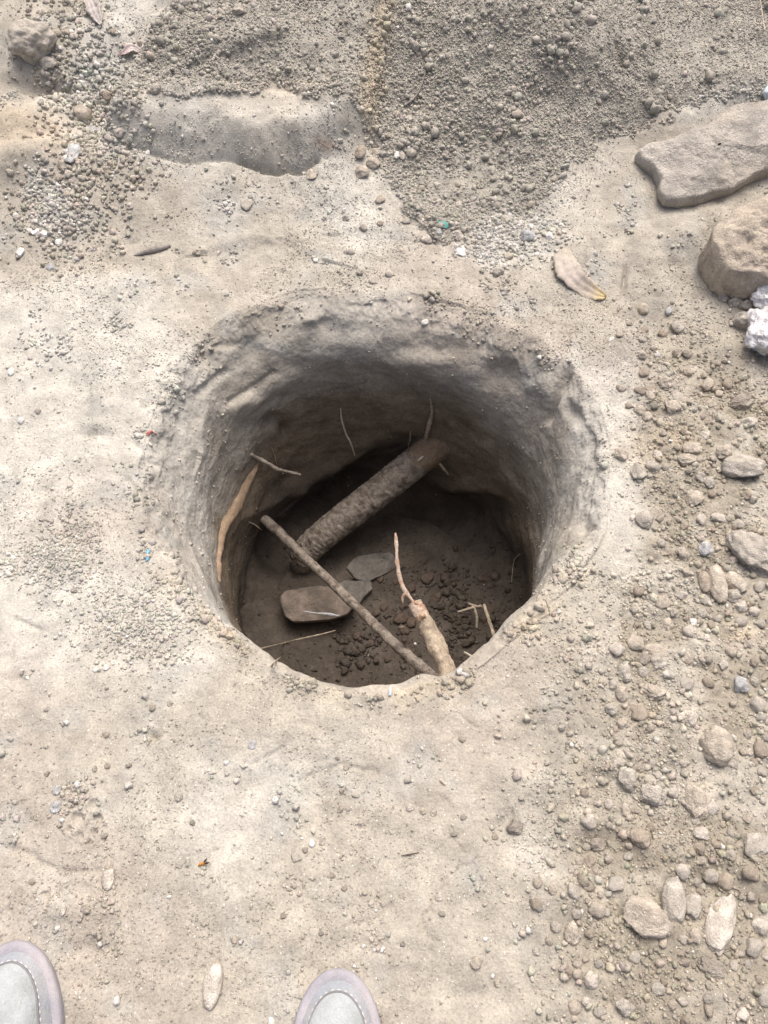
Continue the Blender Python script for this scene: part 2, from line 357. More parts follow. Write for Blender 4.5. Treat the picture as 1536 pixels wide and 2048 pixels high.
tone = mixc(tone, (0.285, 0.25, 0.20), 0.85 * rough_r * ss(-0.5, 0.3, n2))
tone = mixc(tone, (0.35, 0.325, 0.285), heapm)
tone = mixc(tone, (0.42, 0.355, 0.27), 0.75 * np.exp(-(pdist(wu, wv, [(790, -60), (768, 40), (745, 130), (738, 250)])[0] / 22) ** 2))
tone = mixc(tone, (0.29, 0.20, 0.155), 0.7 * G(wu, wv, 645, 300, 20, 9))
lipt = np.exp(-((np.arange(NR)[:, None] - NPIT - 14) / 22.0) ** 2) * near[None] * ss(-.6, .4, n2)
tone = mixc(tone, (0.46, 0.40, 0.31), 0.75 * lipt)
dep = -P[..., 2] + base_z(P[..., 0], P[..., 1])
sub = ss(0.06, 0.30, dep - .10 * np.maximum(lft, rgt)[None] + 0.06 * n1 + 0.05 * n2) * (trow < 4)  # pit tone darkens with depth, starting lower on the side walls
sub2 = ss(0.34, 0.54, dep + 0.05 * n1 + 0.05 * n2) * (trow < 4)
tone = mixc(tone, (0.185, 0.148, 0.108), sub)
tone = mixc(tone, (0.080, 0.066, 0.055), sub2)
tone = tone * (1 + 0.13 * fbm(P, 0.04, 4, 0.65, seed=36))[..., None] * np.array([.975, 1.0, .99])
tone = np.clip(tone, 0.03, 0.8)

idx = np.arange(NR * NA).reshape(NR, NA)
Fq = np.stack([idx[:-1], idx[1:], np.roll(idx[1:], -1, 1), np.roll(idx[:-1], -1, 1)], -1)      # (NR-1, NA, 4)
hm = (heapm[:-1] > 0.5) & (np.arange(NR - 1)[:, None] > NPIT + 20) & vis[:-1]
pm = np.zeros_like(hm); pm[:NPIT + 8] = True
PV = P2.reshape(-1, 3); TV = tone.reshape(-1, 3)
def piece(name, mask, mat, close=False):
    f = Fq[mask]
    used, inv = np.unique(f, return_inverse=True)
    o = link(name, np_mesh(name, PV[used], inv.reshape(-1, 4), True, TV[used]), mat); return o
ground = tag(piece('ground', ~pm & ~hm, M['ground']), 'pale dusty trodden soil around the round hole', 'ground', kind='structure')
heap = tag(piece('soil_heap', hm, M['heap']), 'sloping heap of grey brown loose soil beyond the hole', 'soil heap', kind='structure')
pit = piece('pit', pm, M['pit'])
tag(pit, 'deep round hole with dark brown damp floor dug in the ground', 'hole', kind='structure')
bpy.context.view_layer.update()
SURF = [ground, heap, pit]
def cast(u, v, objs=None):
    o = Vector((0, 0, CAMZ)); d = ray(u, v); best = None
    for s in (objs or SURF):
        ok, loc, n, i = s.ray_cast(o, d)
        if ok and (best is None or (loc - o).length < (best[0] - o).length): best = (loc.copy(), n.copy(), s)
    if best is None:
        p = on_plane(u, v); best = (p, Vector((0, 0, 1)), ground)
    return best
def drop(x, y):
    best = None
    for s in SURF:
        ok, loc, n, i = s.ray_cast(Vector((x, y, 3)), Vector((0, 0, -1)))
        if ok and (best is None or loc.z > best[0].z): best = (loc.copy(), n.copy(), s)
    return best or (Vector((x, y, 0)), Vector((0, 0, 1)), ground)
def depth_of(p): return p.y * SP - (p.z - CAMZ) * CP

# ---------------------------------------------------------------- stones and clods
import bmesh
_ico = {}
def ico(sub):
    if sub not in _ico:
        bm = bmesh.new(); bmesh.ops.create_icosphere(bm, subdivisions=sub, radius=1)
        V = np.array([q.co[:] for q in bm.verts]); F = np.array([[q.index for q in f.verts] for f in bm.faces]); bm.free()
        _ico[sub] = (V / np.linalg.norm(V, axis=1)[:, None], F)
    return _ico[sub]
def rock_shape(seed, style, sub=4):
    V, F = ico(sub); g = np.random.default_rng(seed); r = np.ones(len(V))
    n = {'angular': 15, 'round': 9, 'crumb': 9, 'flat': 12}[style]
    N_ = g.normal(size=(n, 3)); N_ /= np.linalg.norm(N_, axis=1)[:, None]
    lo, hi = {'angular': (.58, .92), 'round': (.76, .96), 'crumb': (.68, .95), 'flat': (.66, .95)}[style]
    for q in N_:
        h = g.uniform(lo, hi); d = V @ q; m = d > h
        r = np.where(m, np.minimum(r, h / np.maximum(d, 1e-3)), r)
    k3 = 1.0
    a1, a2, a3 = {'angular': (.11, .06, .04), 'round': (.12, .06, .035), 'crumb': (.22, .13, .07), 'flat': (.12, .06, .03)}[style]
    s = seed * 3.17
    r = r + a1 * fbm(V + s, 1.1, 2) + a2 * fbm(V + s, .45, 2) + a3 * fbm(V + s, .17, 3)
    return V * r[:, None], F
def unit(V):
    lo, hi = np.percentile(V, 4, axis=0), np.percentile(V, 96, axis=0)
    return (V - (lo + hi) / 2) / ((hi - lo) / 2 * 1.06)
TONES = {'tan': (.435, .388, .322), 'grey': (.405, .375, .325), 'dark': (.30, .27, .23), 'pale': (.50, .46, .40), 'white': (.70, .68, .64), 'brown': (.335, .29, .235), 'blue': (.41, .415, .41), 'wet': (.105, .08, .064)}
for kk, cc in TONES.items():
    M['rock_' + kk] = earth_mat(kk + '_soil_stone', cc, None, mott=0.2, wl=0.014, fine=0.0025, bump=0.9, tint2=tuple(min(.8, x * k_) for x, k_ in zip(cc, (1.16, 1.17, 1.18))))
def put_rock(u, v, rx, ry, rot, style, tone, name, label, cat, group=None, sub=4, seed=None, surf=None, zf=0.8, sink=0.30, mesh=None, lift=0):
    p, n, s = cast(u, v, surf)
    m = depth_of(p) / FPX
    sx, sy = rx * m, ry * m * 1.12; sz = min(sx, sy) * zf
    if mesh is None:
        V, F = rock_shape(seed if seed is not None else int(u * 7 + v * 13), style, sub)
        V = unit(V)
        mesh = np_mesh(name, V * np.array([sx, sy, sz]), F); mesh.materials.append(M['rock_' + tone])
        o = bpy.data.objects.new(name, mesh)
    else:
        o = bpy.data.objects.new(name, mesh); o.scale = (sx, sy, sz)
    COL.objects.link(o)
    nn = (n + Vector((0, 0, 1))).normalized()
    o.rotation_mode = 'QUATERNION'
    o.rotation_quaternion = Vector((0, 0, 1)).rotation_difference(nn) @ Matrix.Rotation(R(-rot), 3, 'Z').to_quaternion()
    o.location = p + nn * (sz * (1 - 2 * sink) + lift)
    return tag(o, label, cat, group)
ROCKS = [
 # right of the hole, upper
 (1337,623,7,8,0,'round','blue','pebble','pale bluish white pebble perched on two brown clods',"pebble"),
 (1355,656,13,12,0,'round','grey','soil_clod','rounded grey clod just below the bluish white pebble','clod'),
 (1325,668,9,8,20,'round','brown','soil_clod','brown oval clod at the foot of the white lime lump slope','clod'),
 (1354,707,9,9,0,'round','dark','soil_clod','left one of two dark round clods lying together in the gully','clod'),
 (1374,709,10,8,0,'round','dark','soil_clod','right one of two dark round clods lying together in the gully','clod'),
 (1224,680,6,6,30,'flat','white','pebble','tiny square pale chip on the smooth slope beyond the right rim','pebble'),
 (1331,767,13,11,0,'crumb','tan','soil_clod','tan lumpy clod above the small round brown one, right slope','clod'),
 (1300,778,11,6,10,'flat','brown','soil_clod','flat reddish brown chip of soil on the right slope','clod'),
 (1300,793,8,9,0,'round','tan','soil_clod','small round tan clod directly below the flat reddish chip','clod'),
 (1415,770,10,12,30,'round','tan','soil_clod','egg-shaped tan clod on the slope below the lime lump','clod'),
 (1483,808,19,13,-15,'crumb','dark','soil_clod','dark purplish crumbly clod above a whitish pebble','clod'),
 (1498,846,12,10,10,'angular','pale','pebble','whitish angular pebble just below the dark purplish clod','pebble'),
 (1345,818,14,12,0,'crumb','tan','soil_clod','broad tan clod on the right slope above the sunlit patch','clod'),
 (1279,822,10,9,20,'round','tan','soil_clod','upper one of two touching round tan clods','clod'),
 (1294,834,9,10,0,'round','tan','soil_clod','lower one of two touching round tan clods','clod'),
 (1242,910,12,11,35,'angular','tan','soil_clod','wedge-shaped tan clod at the edge of the right rim','clod'),
 (1315,911,8,9,0,'angular','pale','soil_clod','small pale cone-shaped clod on the yellowish soil patch','clod'),
 (1277,947,14,14,0,'angular','grey','soil_clod','three-sided pyramid clod standing alone right of the rim','clod'),
 (1373,921,18,10,5,'crumb','tan','soil_clod','wide flat tan clod left of the largest angular stone','clod'),
 (1383,900,17,11,-10,'crumb','tan','soil_clod','rounded tan clod above the wide flat clod','clod'),
 (1409,872,9,11,20,'angular','pale','soil_clod','pale upright chip of soil below the right slope','clod'),
 (1446,905,14,12,10,'crumb','tan','soil_clod','knobbly tan clod touching the largest angular stone on its upper left','clod'),
 (1485,936,40,23,12,'angular','grey','stone','largest grey angular stone at the right edge of the picture','stone'),
 (1388,1000,16,14,20,'crumb','tan','soil_clod','lumpy tan clod below the largest angular stone','clod'),
 (1400,955,10,9,0,'crumb','grey','soil_clod','small grey clod left of the largest angular stone','clod'),
 (1418,966,10,10,0,'round','grey','soil_clod','round grey clod at the lower left corner of the largest stone','clod'),
 # right middle
 (1288,1041,16,16,0,'round','grey','soil_clod','ball-shaped smooth grey clod alone right of the rim','clod'),
 (1440,1038,20,9,3,'round','pale','pebble','pale elongated pebble lying flat below the lumpy tan clod','pebble'),
 (1410,1100,14,12,-20,'angular','blue','soil_clod','pale grey blocky clod left of the crumbly grey lump','clod'),
 (1365,1108,11,11,0,'crumb','tan','soil_clod','tan crumbly clod left of the pale grey blocky one','clod'),
 (1502,1105,38,46,-20,'crumb','grey','soil_clod','large crumbly grey lump with knobs at the right edge','clod'),
 (1435,1169,17,36,3,'round','tan','soil_clod','spindle-shaped upright tan clod in the middle of a cluster','clod'),
 (1470,1167,16,20,-20,'round','tan','soil_clod','oval tan clod touching the right side of the spindle-shaped clod','clod'),
 (1408,1164,11,19,5,'round','brown','soil_clod','brown oval clod touching the left side of the spindle-shaped clod','clod'),
 (1410,1202,9,13,-15,'angular','grey','soil_clod','small grey block below the brown oval clod','clod'),
 (1466,1193,13,12,0,'crumb','grey','soil_clod','grey clod right under the oval one of the cluster','clod'),
 (1481,1214,12,10,0,'round','pale','pebble','pale round pebble at the lower right of the spindle clod cluster','pebble'),
 (1387,1245,7,7,0,'round','white','pebble','small white pebble on bare soil below the spindle clod cluster','pebble'),
 (1334,1251,10,13,10,'angular','tan','soil_clod','tan angular clod on smooth soil, right of the near lip','clod'),
 (1295,1252,7,7,0,'round','grey','soil_clod','small round grey clod left of a tan angular one','clod'),
 (1310,1302,24,12,10,'flat','tan','soil_clod','flat half-buried tan slab of soil above two crumbly clods','clod'),
 (1315,1324,17,13,-10,'crumb','grey','soil_clod','right crumbly clod below the flat half-buried slab','clod'),
 (1287,1320,12,11,0,'crumb','dark','soil_clod','left darker crumbly clod below the flat half-buried slab','clod'),
 (1249,1346,12,16,0,'crumb','grey','soil_clod','soft grey upright clod left of the crumbly pair','clod'),
 (1243,1388,11,12,0,'round','tan','soil_clod','smooth round clod below the soft grey upright one','clod'),
 (1307,1386,21,15,-8,'crumb','tan','soil_clod','wide crumbly clod in the stony ground right of the near lip','clod'),
 (1379,1390,5,6,10,'round','white','pebble','tiny bright white pebble right of the wide crumbly clod','pebble'),
 (1480,1370,14,13,0,'crumb','blue','soil_clod','bluish grey crumbly clod above the big rounded stone','clod'),
 (1222,1419,11,10,0,'crumb','grey','soil_clod','grey clod at the left border of the stony ground','clod'),
 (1380,1437,13,12,-25,'angular','pale','stone','pale angular chip left of the big rounded stone','stone'),
 (1245,1448,12,9,25,'angular','tan','soil_clod','small tan angular clod below the grey border clod','clod'),
 (1432,1492,29,32,0,'round','tan','stone','big rounded tan stone half set in the stony ground','stone'),
 # bottom right
 (1307,1592,24,16,10,'crumb','grey','soil_clod','broad grey clod half covered with dust, below the rounded stone','clod'),
 (1254,1560,16,18,0,'crumb','grey','soil_clod','dusty grey clod sunk in the ground, left of the broad clod','clod'),
 (1395,1605,22,28,15,'angular','tan','stone','tan five-sided stone beside a small pale chip','stone'),
 (1421,1616,15,10,-25,'angular','pale','soil_clod','pale chip leaning on the tan five-sided stone','clod'),
 (1401,1667,14,11,15,'angular','pale','soil_clod','pale tan clod below the five-sided stone','clod'),
 (1030,1653,15,14,0,'crumb','dark','soil_clod','dark crumbly clod at the left border of the stony ground','clod'),
 (1250,1620,10,11,0,'round','tan','soil_clod','smooth oval clod below the sunk dusty grey clod','clod'),
 (1192,1690,19,11,10,'crumb','dark','soil_clod','dark crumbly lump in the hollow of the stony ground','clod'),
 (1281,1678,18,15,0,'angular','brown','soil_clod','brown triangular clod with three small pebbles below','clod'),
 (1290,1836,42,28,18,'angular','tan','stone','large blocky tan stone with darker lower side','stone'),
 (1346,1802,22,37,8,'round','grey','stone','upright grey stone between the blocky stone and the long pale stone','stone'),
 (1383,1812,16,20,20,'crumb','grey','soil_clod','crumbly grey clod right of the upright grey stone','clod'),
 (1440,1847,24,46,24,'flat','pale','stone','long flat pale stone lying slanted at the lower right','stone'),
 (1424,1937,25,14,22,'crumb','dark','soil_clod','dark crumbly clod below the long flat pale stone','clod'),
 (1145,1868,15,17,0,'crumb','tan','soil_clod','tan crumbly clod at the left edge of the stony ground, below','clod'),
 (1183,1960,14,13,20,'angular','pale','pebble','pale smooth pebble in the stony ground near the bottom','pebble'),
 (1072,1903,7,7,0,'round','grey','soil_clod','small grey round clod on the border of the trodden soil','clod'),
 (1250,2015,15,12,0,'angular','grey','soil_clod','grey angular clod close to the bottom edge of the picture','clod'),
 (1173,2003,9,7,0,'crumb','pale','soil_clod','small pale yellowish clod below the pale smooth pebble','clod'),
 (1390,1872,10,12,0,'round','tan','soil_clod','tan round clod in the hollow beside the long flat stone','clod'),
 (1510,1690,26,18,-15,'flat','grey','soil_clod','grey flat lump of soil at the right edge, below','clod'),
 # foreground
 (878,1794,7,7,0,'round','pale','pebble','pale round pebble alone on the trodden soil','pebble'),
 (952,1926,11,10,0,'round','tan','soil_clod','round tan clod on the trodden soil right of the shoe toe','clod'),
 (995,1967,6,6,0,'round','tan','soil_clod','little tan clod below the round one right of the shoe','clod'),
 (820,1616,7,6,0,'round','pale','soil_clod','pale small clod in a row of three below the hole','clod'),
 (845,1622,6,6,0,'round','tan','soil_clod','tan middle clod in a row of three below the hole','clod'),
 (867,1627,6,6,30,'angular','tan','soil_clod','pointed right clod in a row of three below the hole','clod'),
 (624,1686,6,7,0,'round','white','pebble','small white pebble beside a grey chip on trodden soil','pebble'),
 (645,1682,6,7,0,'angular','grey','pebble','grey chip beside the small white pebble on trodden soil','pebble'),
 (592,1716,10,7,0,'angular','grey','pebble','flat grey chip below the white pebble on trodden soil','pebble'),
 (505,1490,8,8,20,'flat','blue','pebble','bluish grey chip on smooth soil below the near lip','pebble'),
 (114,1580,8,8,0,'round','blue','soil_clod','upper of two bluish grey clods above the boot print','clod'),
 (112,1615,10,11,20,'crumb','blue','soil_clod','lower of two bluish grey clods left of the boot print','clod'),
 (218,1735,8,8,0,'round','tan','soil_clod','small tan clod touching the top of a crumbly upright clod','clod'),
 (217,1759,13,18,0,'crumb','pale','soil_clod','crumbly pale upright clod below the boot print','clod'),
 (127,1820,6,9,0,'angular','pale','soil_clod','pale pointed chip between the left shoe and the boot print','clod'),
 (426,1972,19,36,8,'round','pale','stone','pale kidney-shaped stone with smooth whitish lower end','stone'),
 (358,1594,8,8,0,'round','grey','soil_clod','grey clod on bare soil right of the boot print','clod'),
 (469,1880,6,6,0,'round','tan','soil_clod','tan little clod above the pale kidney-shaped stone','clod'),
 # left
 (42,506,8,9,0,'round','white','pebble','white pebble at the left edge beyond the hole','pebble'),
 (102,536,8,9,0,'round','blue','pebble','pale grey pebble right of and below the white pebble','pebble'),
 (23,745,7,8,0,'round','white','pebble','white round pebble at the left edge level with the rim','pebble'),
 (43,842,7,6,0,'round','white','pebble','bright white pebble beside a grey one, far left','pebble'),
 (76,822,6,6,0,'round','grey','pebble','grey pebble right of and above the bright white one','pebble'),
 (285,1308,7,8,0,'crumb','grey','soil_clod','grey crumbly clod on the smooth soil left of the near lip','clod'),
 (212,1336,6,5,0,'round','white','pebble','little white pebble on smooth soil, left of the near lip','pebble'),
 (119,1205,5,7,0,'round','pale','pebble','pale oval pebble on grainy soil at the left','pebble'),
 (147,1047,8,5,0,'round','pale','pebble','pale flat pebble topping a trail of crumbs at the left','pebble'),
 # upper left
 (66,88,42,34,0,'crumb','grey','soil_clod','big crumbly clod in the top left corner','clod'),
 (96,125,16,10,10,'angular','pale','stone','pale angular stone under the big crumbly clod','stone'),
 (165,230,18,14,10,'round','tan','stone','smooth rounded tan stone in the gully left of the heap','stone'),
 (145,307,13,26,5,'flat','blue','stone','pale upright flat stone leaning in the gully','stone'),
 (126,331,9,11,-15,'angular','tan','soil_clod','tan chip at the foot of the pale upright stone','clod'),
 (187,262,15,8,-20,'flat','blue','stone','bluish chip between the rounded tan stone and the ledge','stone'),
 (312,180,14,10,0,'crumb','grey','soil_clod','grey crumbly clod on the heap above the ledge','clod'),
 (476,22,11,12,-10,'angular','grey','soil_clod','pale grey clod near the top of the heap','clod'),
 (494,410,11,12,20,'flat','grey','pebble','flat grey pebble on smooth soil below the ledge','pebble'),
 (68,463,13,7,10,'flat','white','pebble','white flat flake in the gritty patch at the left','pebble'),
 (88,470,9,7,-10,'angular','white','pebble','white angular flake beside the flat one at the left','pebble'),
 (118,486,7,7,0,'round','white','pebble','white round pebble right of the two flakes','pebble'),
 # heap and grit
 (720,306,10,14,10,'round','brown','pebble','brown upright egg-shaped pebble below the right end of the ledge','pebble'),
 (751,307,10,8,0,'round','tan','pebble','tan pebble right of the brown egg-shaped one','pebble'),
 (746,328,14,10,-10,'round','tan','pebble','wide tan pebble below the pair under the ledge end','pebble'),
 (725,347,13,10,15,'angular','tan','pebble','lowest tan pebble of the cluster under the ledge end','pebble'),
 (792,229,8,7,0,'round','tan','soil_clod','tan round clod on the heap right of the standing ridge','clod'),
 (818,238,6,8,0,'angular','pale','soil_clod','pale pointed clod on the heap right of a tan round one','clod'),
 (793,311,6,8,15,'round','white','pebble','white pebble forming a heart with its neighbour on the heap','pebble'),
 (804,312,6,8,-15,'round','pale','pebble','pale pebble touching the white one on the heap','pebble'),
 (822,307,10,8,20,'round','grey','pebble','grey pebble right of the white heart-shaped pair','pebble'),
 (867,268,6,7,0,'round','grey','soil_clod','grey oval clod out on the open heap slope','clod'),
 (817,14,6,6,0,'round','white','pebble','white pebble near the top edge on the heap','pebble'),
 (623,350,10,11,0,'flat','tan','pebble','tan flat round pebble below the dark crack of the ledge','pebble'),
 (760,448,6,5,0,'round','brown','pebble','brown small pebble on smooth soil beyond the far rim','pebble'),
 (886,450,11,8,-8,'flat','blue','glass_chip','teal green glass chip lying in the white grit','glass chip'),
 (877,464,6,8,0,'round','blue','pebble','bluish grey pebble below the teal glass chip','pebble'),
 (915,471,14,9,10,'angular','pale','stone','pale angular stone in the white grit right of the glass chip','stone'),
 (922,505,11,9,30,'flat','white','pebble','white flat chip in the grit nearest the far rim','pebble'),
 (1056,474,14,11,-10,'angular','blue','stone','pale bluish stone at the right of the white grit','stone'),
 (1098,472,7,7,0,'round','white','pebble','white round pebble right of the pale bluish stone','pebble'),
 (997,545,11,10,0,'crumb','grey','soil_clod','grey round clod at the lower edge of the white grit','clod'),
 (1011,440,7,11,0,'angular','grey','pebble','grey upright pebble at the upper edge of the white grit','pebble'),
 (850,645,8,5,-20,'round','white','pebble','white pebble stuck in the far rim above the dark wall','pebble'),
]
for q in ROCKS:
    u, v, rx, ry, rot, st, tn, nm, lb, ct = q
    if u > 1100 and v > 740: rx, ry = rx * 1.06, ry * 1.06
    put_rock(u, v, rx, ry, rot, st, tn, nm, lb, ct, sub=5 if rx > 20 else 4, zf=0.45 if st == 'flat' else 0.8, sink=0.36)
M['teal_glass'] = earth_mat('teal_glass', (.12, .30, .27), None, mott=.1, rough=.35, bump=.1)
for o in bpy.data.objects:
    if o.name.startswith('glass_chip'): o.data.materials[0] = M['teal_glass']

PROTO = []
for k_ in range(14):
    st = ('crumb', 'angular', 'angular', 'crumb')[k_ % 4]; V, F = rock_shape(500 + k_, st, 3); V = unit(V)
    PROTO.append((V, F))
def proto_mesh(k_, tone): 
    key = 'clod_mesh_%s' % tone + str(k_)
    if key not in bpy.data.meshes:
        me = np_mesh(key, *PROTO[k_]); me.materials.append(M['small_' + tone])
    return bpy.data.meshes[key]
for kk, cc in TONES.items():
    M['small_' + kk] = earth_mat(kk + '_clod_soil', cc, None, mott=0.12, wl=0.8, fine=0.16, bump=0.6, tint2=tuple(min(.8, x * 1.12) for x in cc))
def strew(n, u0, u1, v0, v1, r0, r1, tones, label, group, cat='clod', name='soil_clod', cond=None, surf=None, sink=.37):
    taken = [(q[0], q[1], max(q[2], q[3])) for q in ROCKS]; k_ = 0; tries = 0
    while k_ < n and tries < n * 40:
        tries += 1
        u, v = random.uniform(u0, u1), random.uniform(v0, v1); r = r0 + (r1 - r0) * random.random() ** 2.2
        if cond and not cond(u, v): continue
        if any(math.hypot(u - a, v - b) < r + c + 1 for a, b, c in taken): continue
        taken.append((u, v, r)); k_ += 1; tn = random.choice(tones)
        put_rock(u, v, r, r * random.uniform(.75, 1.15), random.uniform(0, 180), '', tn, name, label, cat, group, mesh=proto_mesh(random.randrange(14), tn), zf=random.uniform(.7, .95), sink=sink, surf=surf)
strew(22, 1240, 1530, 610, 1010, 7, 12, ('tan', 'grey', 'tan', 'brown'), 'small soil clod strewn on the slope right of the hole', 'clods on the slope right of the hole', cond=lambda u, v: v > 600 + (u - 1240) * .25 and not (u > 1440 and v < 740))
strew(46, 1210, 1536, 1040, 1560, 8, 17, ('tan', 'grey', 'grey', 'brown', 'pale'), 'small soil clod in the stony ground right of the near lip', 'clods right of the near lip', cond=lambda u, v: u > 1210 + max(0, 1300 - v) * .45)
strew(54, 1060, 1536, 1570, 2046, 8, 17, ('tan', 'grey', 'grey', 'brown', 'pale'), 'small soil clod in the stony ground at the bottom right', 'clods at the bottom right', cond=lambda u, v: u > 1080 + 60 * math.sin(v * .02))
strew(18, 560, 1060, 1430, 1900, 5, 7, ('tan', 'pale', 'grey'), 'little soil clod on the trodden soil between hole and shoes', 'clods between hole and shoes')
strew(14, 60, 420, 1060, 1800, 5, 7, ('pale', 'tan', 'grey'), 'little soil clod on the pale soil left of the hole', 'clods left of the hole', cond=lambda u, v: u < 300 or v > 1350)
strew(16, 110, 270, 60, 420, 6, 10, ('tan', 'grey', 'brown', 'pale'), 'small clod in the gully left of the soil heap', 'clods in the gully left of the heap')
strew(18, 680, 1120, 260, 570, 6, 9, ('grey', 'tan', 'pale'), 'small pebble at the foot of the soil heap', 'pebbles at the foot of the heap', 'pebble', 'pebble', cond=lambda u, v: v > 250 + abs(u - 800) * .35)
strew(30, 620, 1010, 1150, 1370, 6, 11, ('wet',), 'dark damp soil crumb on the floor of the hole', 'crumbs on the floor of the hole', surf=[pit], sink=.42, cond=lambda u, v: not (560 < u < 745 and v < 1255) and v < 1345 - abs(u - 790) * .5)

# ---------------------------------------------------------------- loose grains: stuff nobody could count
FQ = Fq.reshape(-1, 4)
a_, b_, c_, d_ = (PV[FQ[:, k_]] for k_ in range(4))
FA = 0.5 * np.linalg.norm(np.cross(c_ - a_, d_ - b_), axis=1); FN = np.cross(c_ - a_, d_ - b_); FN /= np.linalg.norm(FN, axis=1)[:, None] + 1e-12
FN[FN[:, 2] < -0.2] *= 1
FCn = (a_ + b_ + c_ + d_) / 4
fu, fv, fd = proj(FCn)
reg = (np.abs(FCn[:, 0]) < 1.5) & (FCn[:, 1] > -0.4) & (FCn[:, 1] < 2.6)
f_heap = hm.reshape(-1); f_pit = pm.reshape(-1)
f_rough = rough_r[:-1].reshape(-1); f_grit = gv[:-1].reshape(-1); f_tone = tone[:-1].reshape(-1, 3)
f_row = (trow[:-1]).reshape(-1)
clus = fbm(FCn, 0.09, 3, seed=41); clus2 = fbm(FCn, 0.25, 2, seed=42)
def grains(name, mat, label, cat, specs):
    Vs, Fs, Ts = [], [], []; off = 0
    for dens, n, med, sg, lo, hi, sub, bright, white in specs:
        wgt = FA * dens * reg; wgt = wgt / wgt.sum()
        fi = rng.choice(len(wgt), n, p=wgt); r1, r2 = rng.random((n, 1)), rng.random((n, 1))
        pos = (a_[fi] * (1 - r1) + b_[fi] * r1) * (1 - r2) + (d_[fi] * (1 - r1) + c_[fi] * r1) * r2
        sz = np.clip(med * np.exp(sg * rng.normal(size=n)), lo, hi) * 0.5
        nz = FN[fi] * np.sign(FN[fi][:, 2:3] + 1e-6)
        t = f_tone[fi] * rng.uniform(bright[0], bright[1], (n, 1)) * (1 + rng.normal(0, .025, (n, 3)))
        wm = rng.random(n) < white; t[wm] = np.array([.66, .64, .60]) * rng.uniform(.8, 1.1, (wm.sum(), 1))
        Vu, Fu = ico(sub)
        for k_ in range(10):
            g = np.random.default_rng(900 + k_); s_ = np.where(np.arange(n) % 10 == k_)[0]
            if not len(s_): continue
            rad = 1 + (0.24 if sub == 2 else 0.30) * g.normal(size=len(Vu)) * .8
            B = Vu * rad[:, None] * np.array([1, g.uniform(.75, 1), g.uniform(.6, .9)])
            q = rng.normal(size=(len(s_), 4)); q /= np.linalg.norm(q, axis=1)[:, None]
            w_, x_, y_, z_ = q.T
            Rm = np.stack([1 - 2 * (y_ * y_ + z_ * z_), 2 * (x_ * y_ - z_ * w_), 2 * (x_ * z_ + y_ * w_), 2 * (x_ * y_ + z_ * w_), 1 - 2 * (x_ * x_ + z_ * z_), 2 * (y_ * z_ - x_ * w_), 2 * (x_ * z_ - y_ * w_), 2 * (y_ * z_ + x_ * w_), 1 - 2 * (x_ * x_ + y_ * y_)], -1).reshape(-1, 3, 3)
            W_ = np.einsum('nij,vj->nvi', Rm, B) * sz[s_][:, None, None] + (pos[s_] + nz[s_] * (sz[s_] * .22)[:, None])[:, None, :]
            nb = len(Vu)
            Vs.append(W_.reshape(-1, 3).astype(np.float32)); Fs.append((Fu[None] + (np.arange(len(s_)) * nb)[:, None, None]).reshape(-1, 3) + off); off += len(s_) * nb
            Ts.append(np.repeat(t[s_], nb, 0).astype(np.float32))
    o = link(name, np_mesh(name, np.concatenate(Vs), np.concatenate(Fs), True, np.clip(np.concatenate(Ts), .02, .85)), mat)
    return tag(o, label, cat, kind='stuff')
hz = f_heap * ss(-.9, .3, clus2)
grains('loose_heap_grains', M['crumb'], 'loose coarse crumbs of soil covering the heap', 'soil', [
    (f_heap * ss(-.1, .7, clus) * hz, 2200, .011, .4, .006, .024, 2, (1.0, 1.25), .003),
    (f_heap * hz * ss(1250, 700, fu + 250 * clus), 10000, .0058, .42, .003, .018, 2, (1.0, 1.3), .003),
    (f_heap * (.06 + hz ** 1.5), 115000, .0034, .34, .0018, .008, 1, (.95, 1.3), .004)])
gd = (~f_pit & ~f_heap)
f_idx = np.repeat(np.arange(NR - 1), NA)
lipw = np.exp(-((f_idx - NPIT - 10) / 14.0) ** 2) * ss(-.3, .6, clus) * (.12 + np.tile(near, NR - 1))
heap_d = 0.5 - heapm[:-1].reshape(-1) + 0.3 * clus
grains('loose_stony_soil', M['crumb'], 'loose small crumbs and grit on the trampled soil', 'grit', [
    (gd * f_rough * ss(-.8, .4, clus), 12000, .0064, .42, .003, .015, 2, (.95, 1.4), .01),
    (gd * (f_rough + .02) * ss(-.6, .3, clus), 45000, .0033, .35, .0018, .007, 1, (.95, 1.45), .02),
    (gd * ss(-.1, .7, clus + .2 * clus2) * (fv < 1350), 3500, .0036, .4, .002, .009, 2, (.95, 1.2), .01),
    (gd * ss(-.1, .8, clus + .3 * clus2), 26000, .0025, .35, .0014, .006, 1, (.88, 1.2), .02),
    (gd * .5, 60000, .0019, .35, .001, .004, 1, (.82, 1.2), .04),
    (gd * ss(-.3, .6, clus2), 60000, .0024, .35, .0012, .005, 1, (.85, 1.15), .02),
    (gd * ss(.35, .0, heap_d) * (heap_d > -.02), 9000, .0050, .35, .0025, .010, 2, (.95, 1.25), .03),
    (lipw, 900, .0050, .55, .002, .016, 2, (.92, 1.12), .01),
    (lipw, 1800, .0028, .4, .0015, .006, 1, (.92, 1.15), .01),
    (gd * f_grit ** 1.5, 5000, .0055, .4, .003, .012, 2, (.95, 1.3), .16),
    (gd * np.clip(G(fu, fv, 180, 200, 70, 160, -15) + G(fu, fv, 110, 420, 60, 70), 0, 1), 2600, .0075, .4, .003, .015, 2, (.85, 1.2), .05),
    (gd * np.clip(G(fu, fv, 140, 1090, 40, 50) + .6 * G(fu, fv, 280, 1250, 90, 60) + .6 * G(fu, fv, 80, 1130, 40, 40), 0, 1), 1800, .0042, .35, .002, .008, 2, (.9, 1.15), .02)])
fl_ = f_pit & (f_row <= 1)
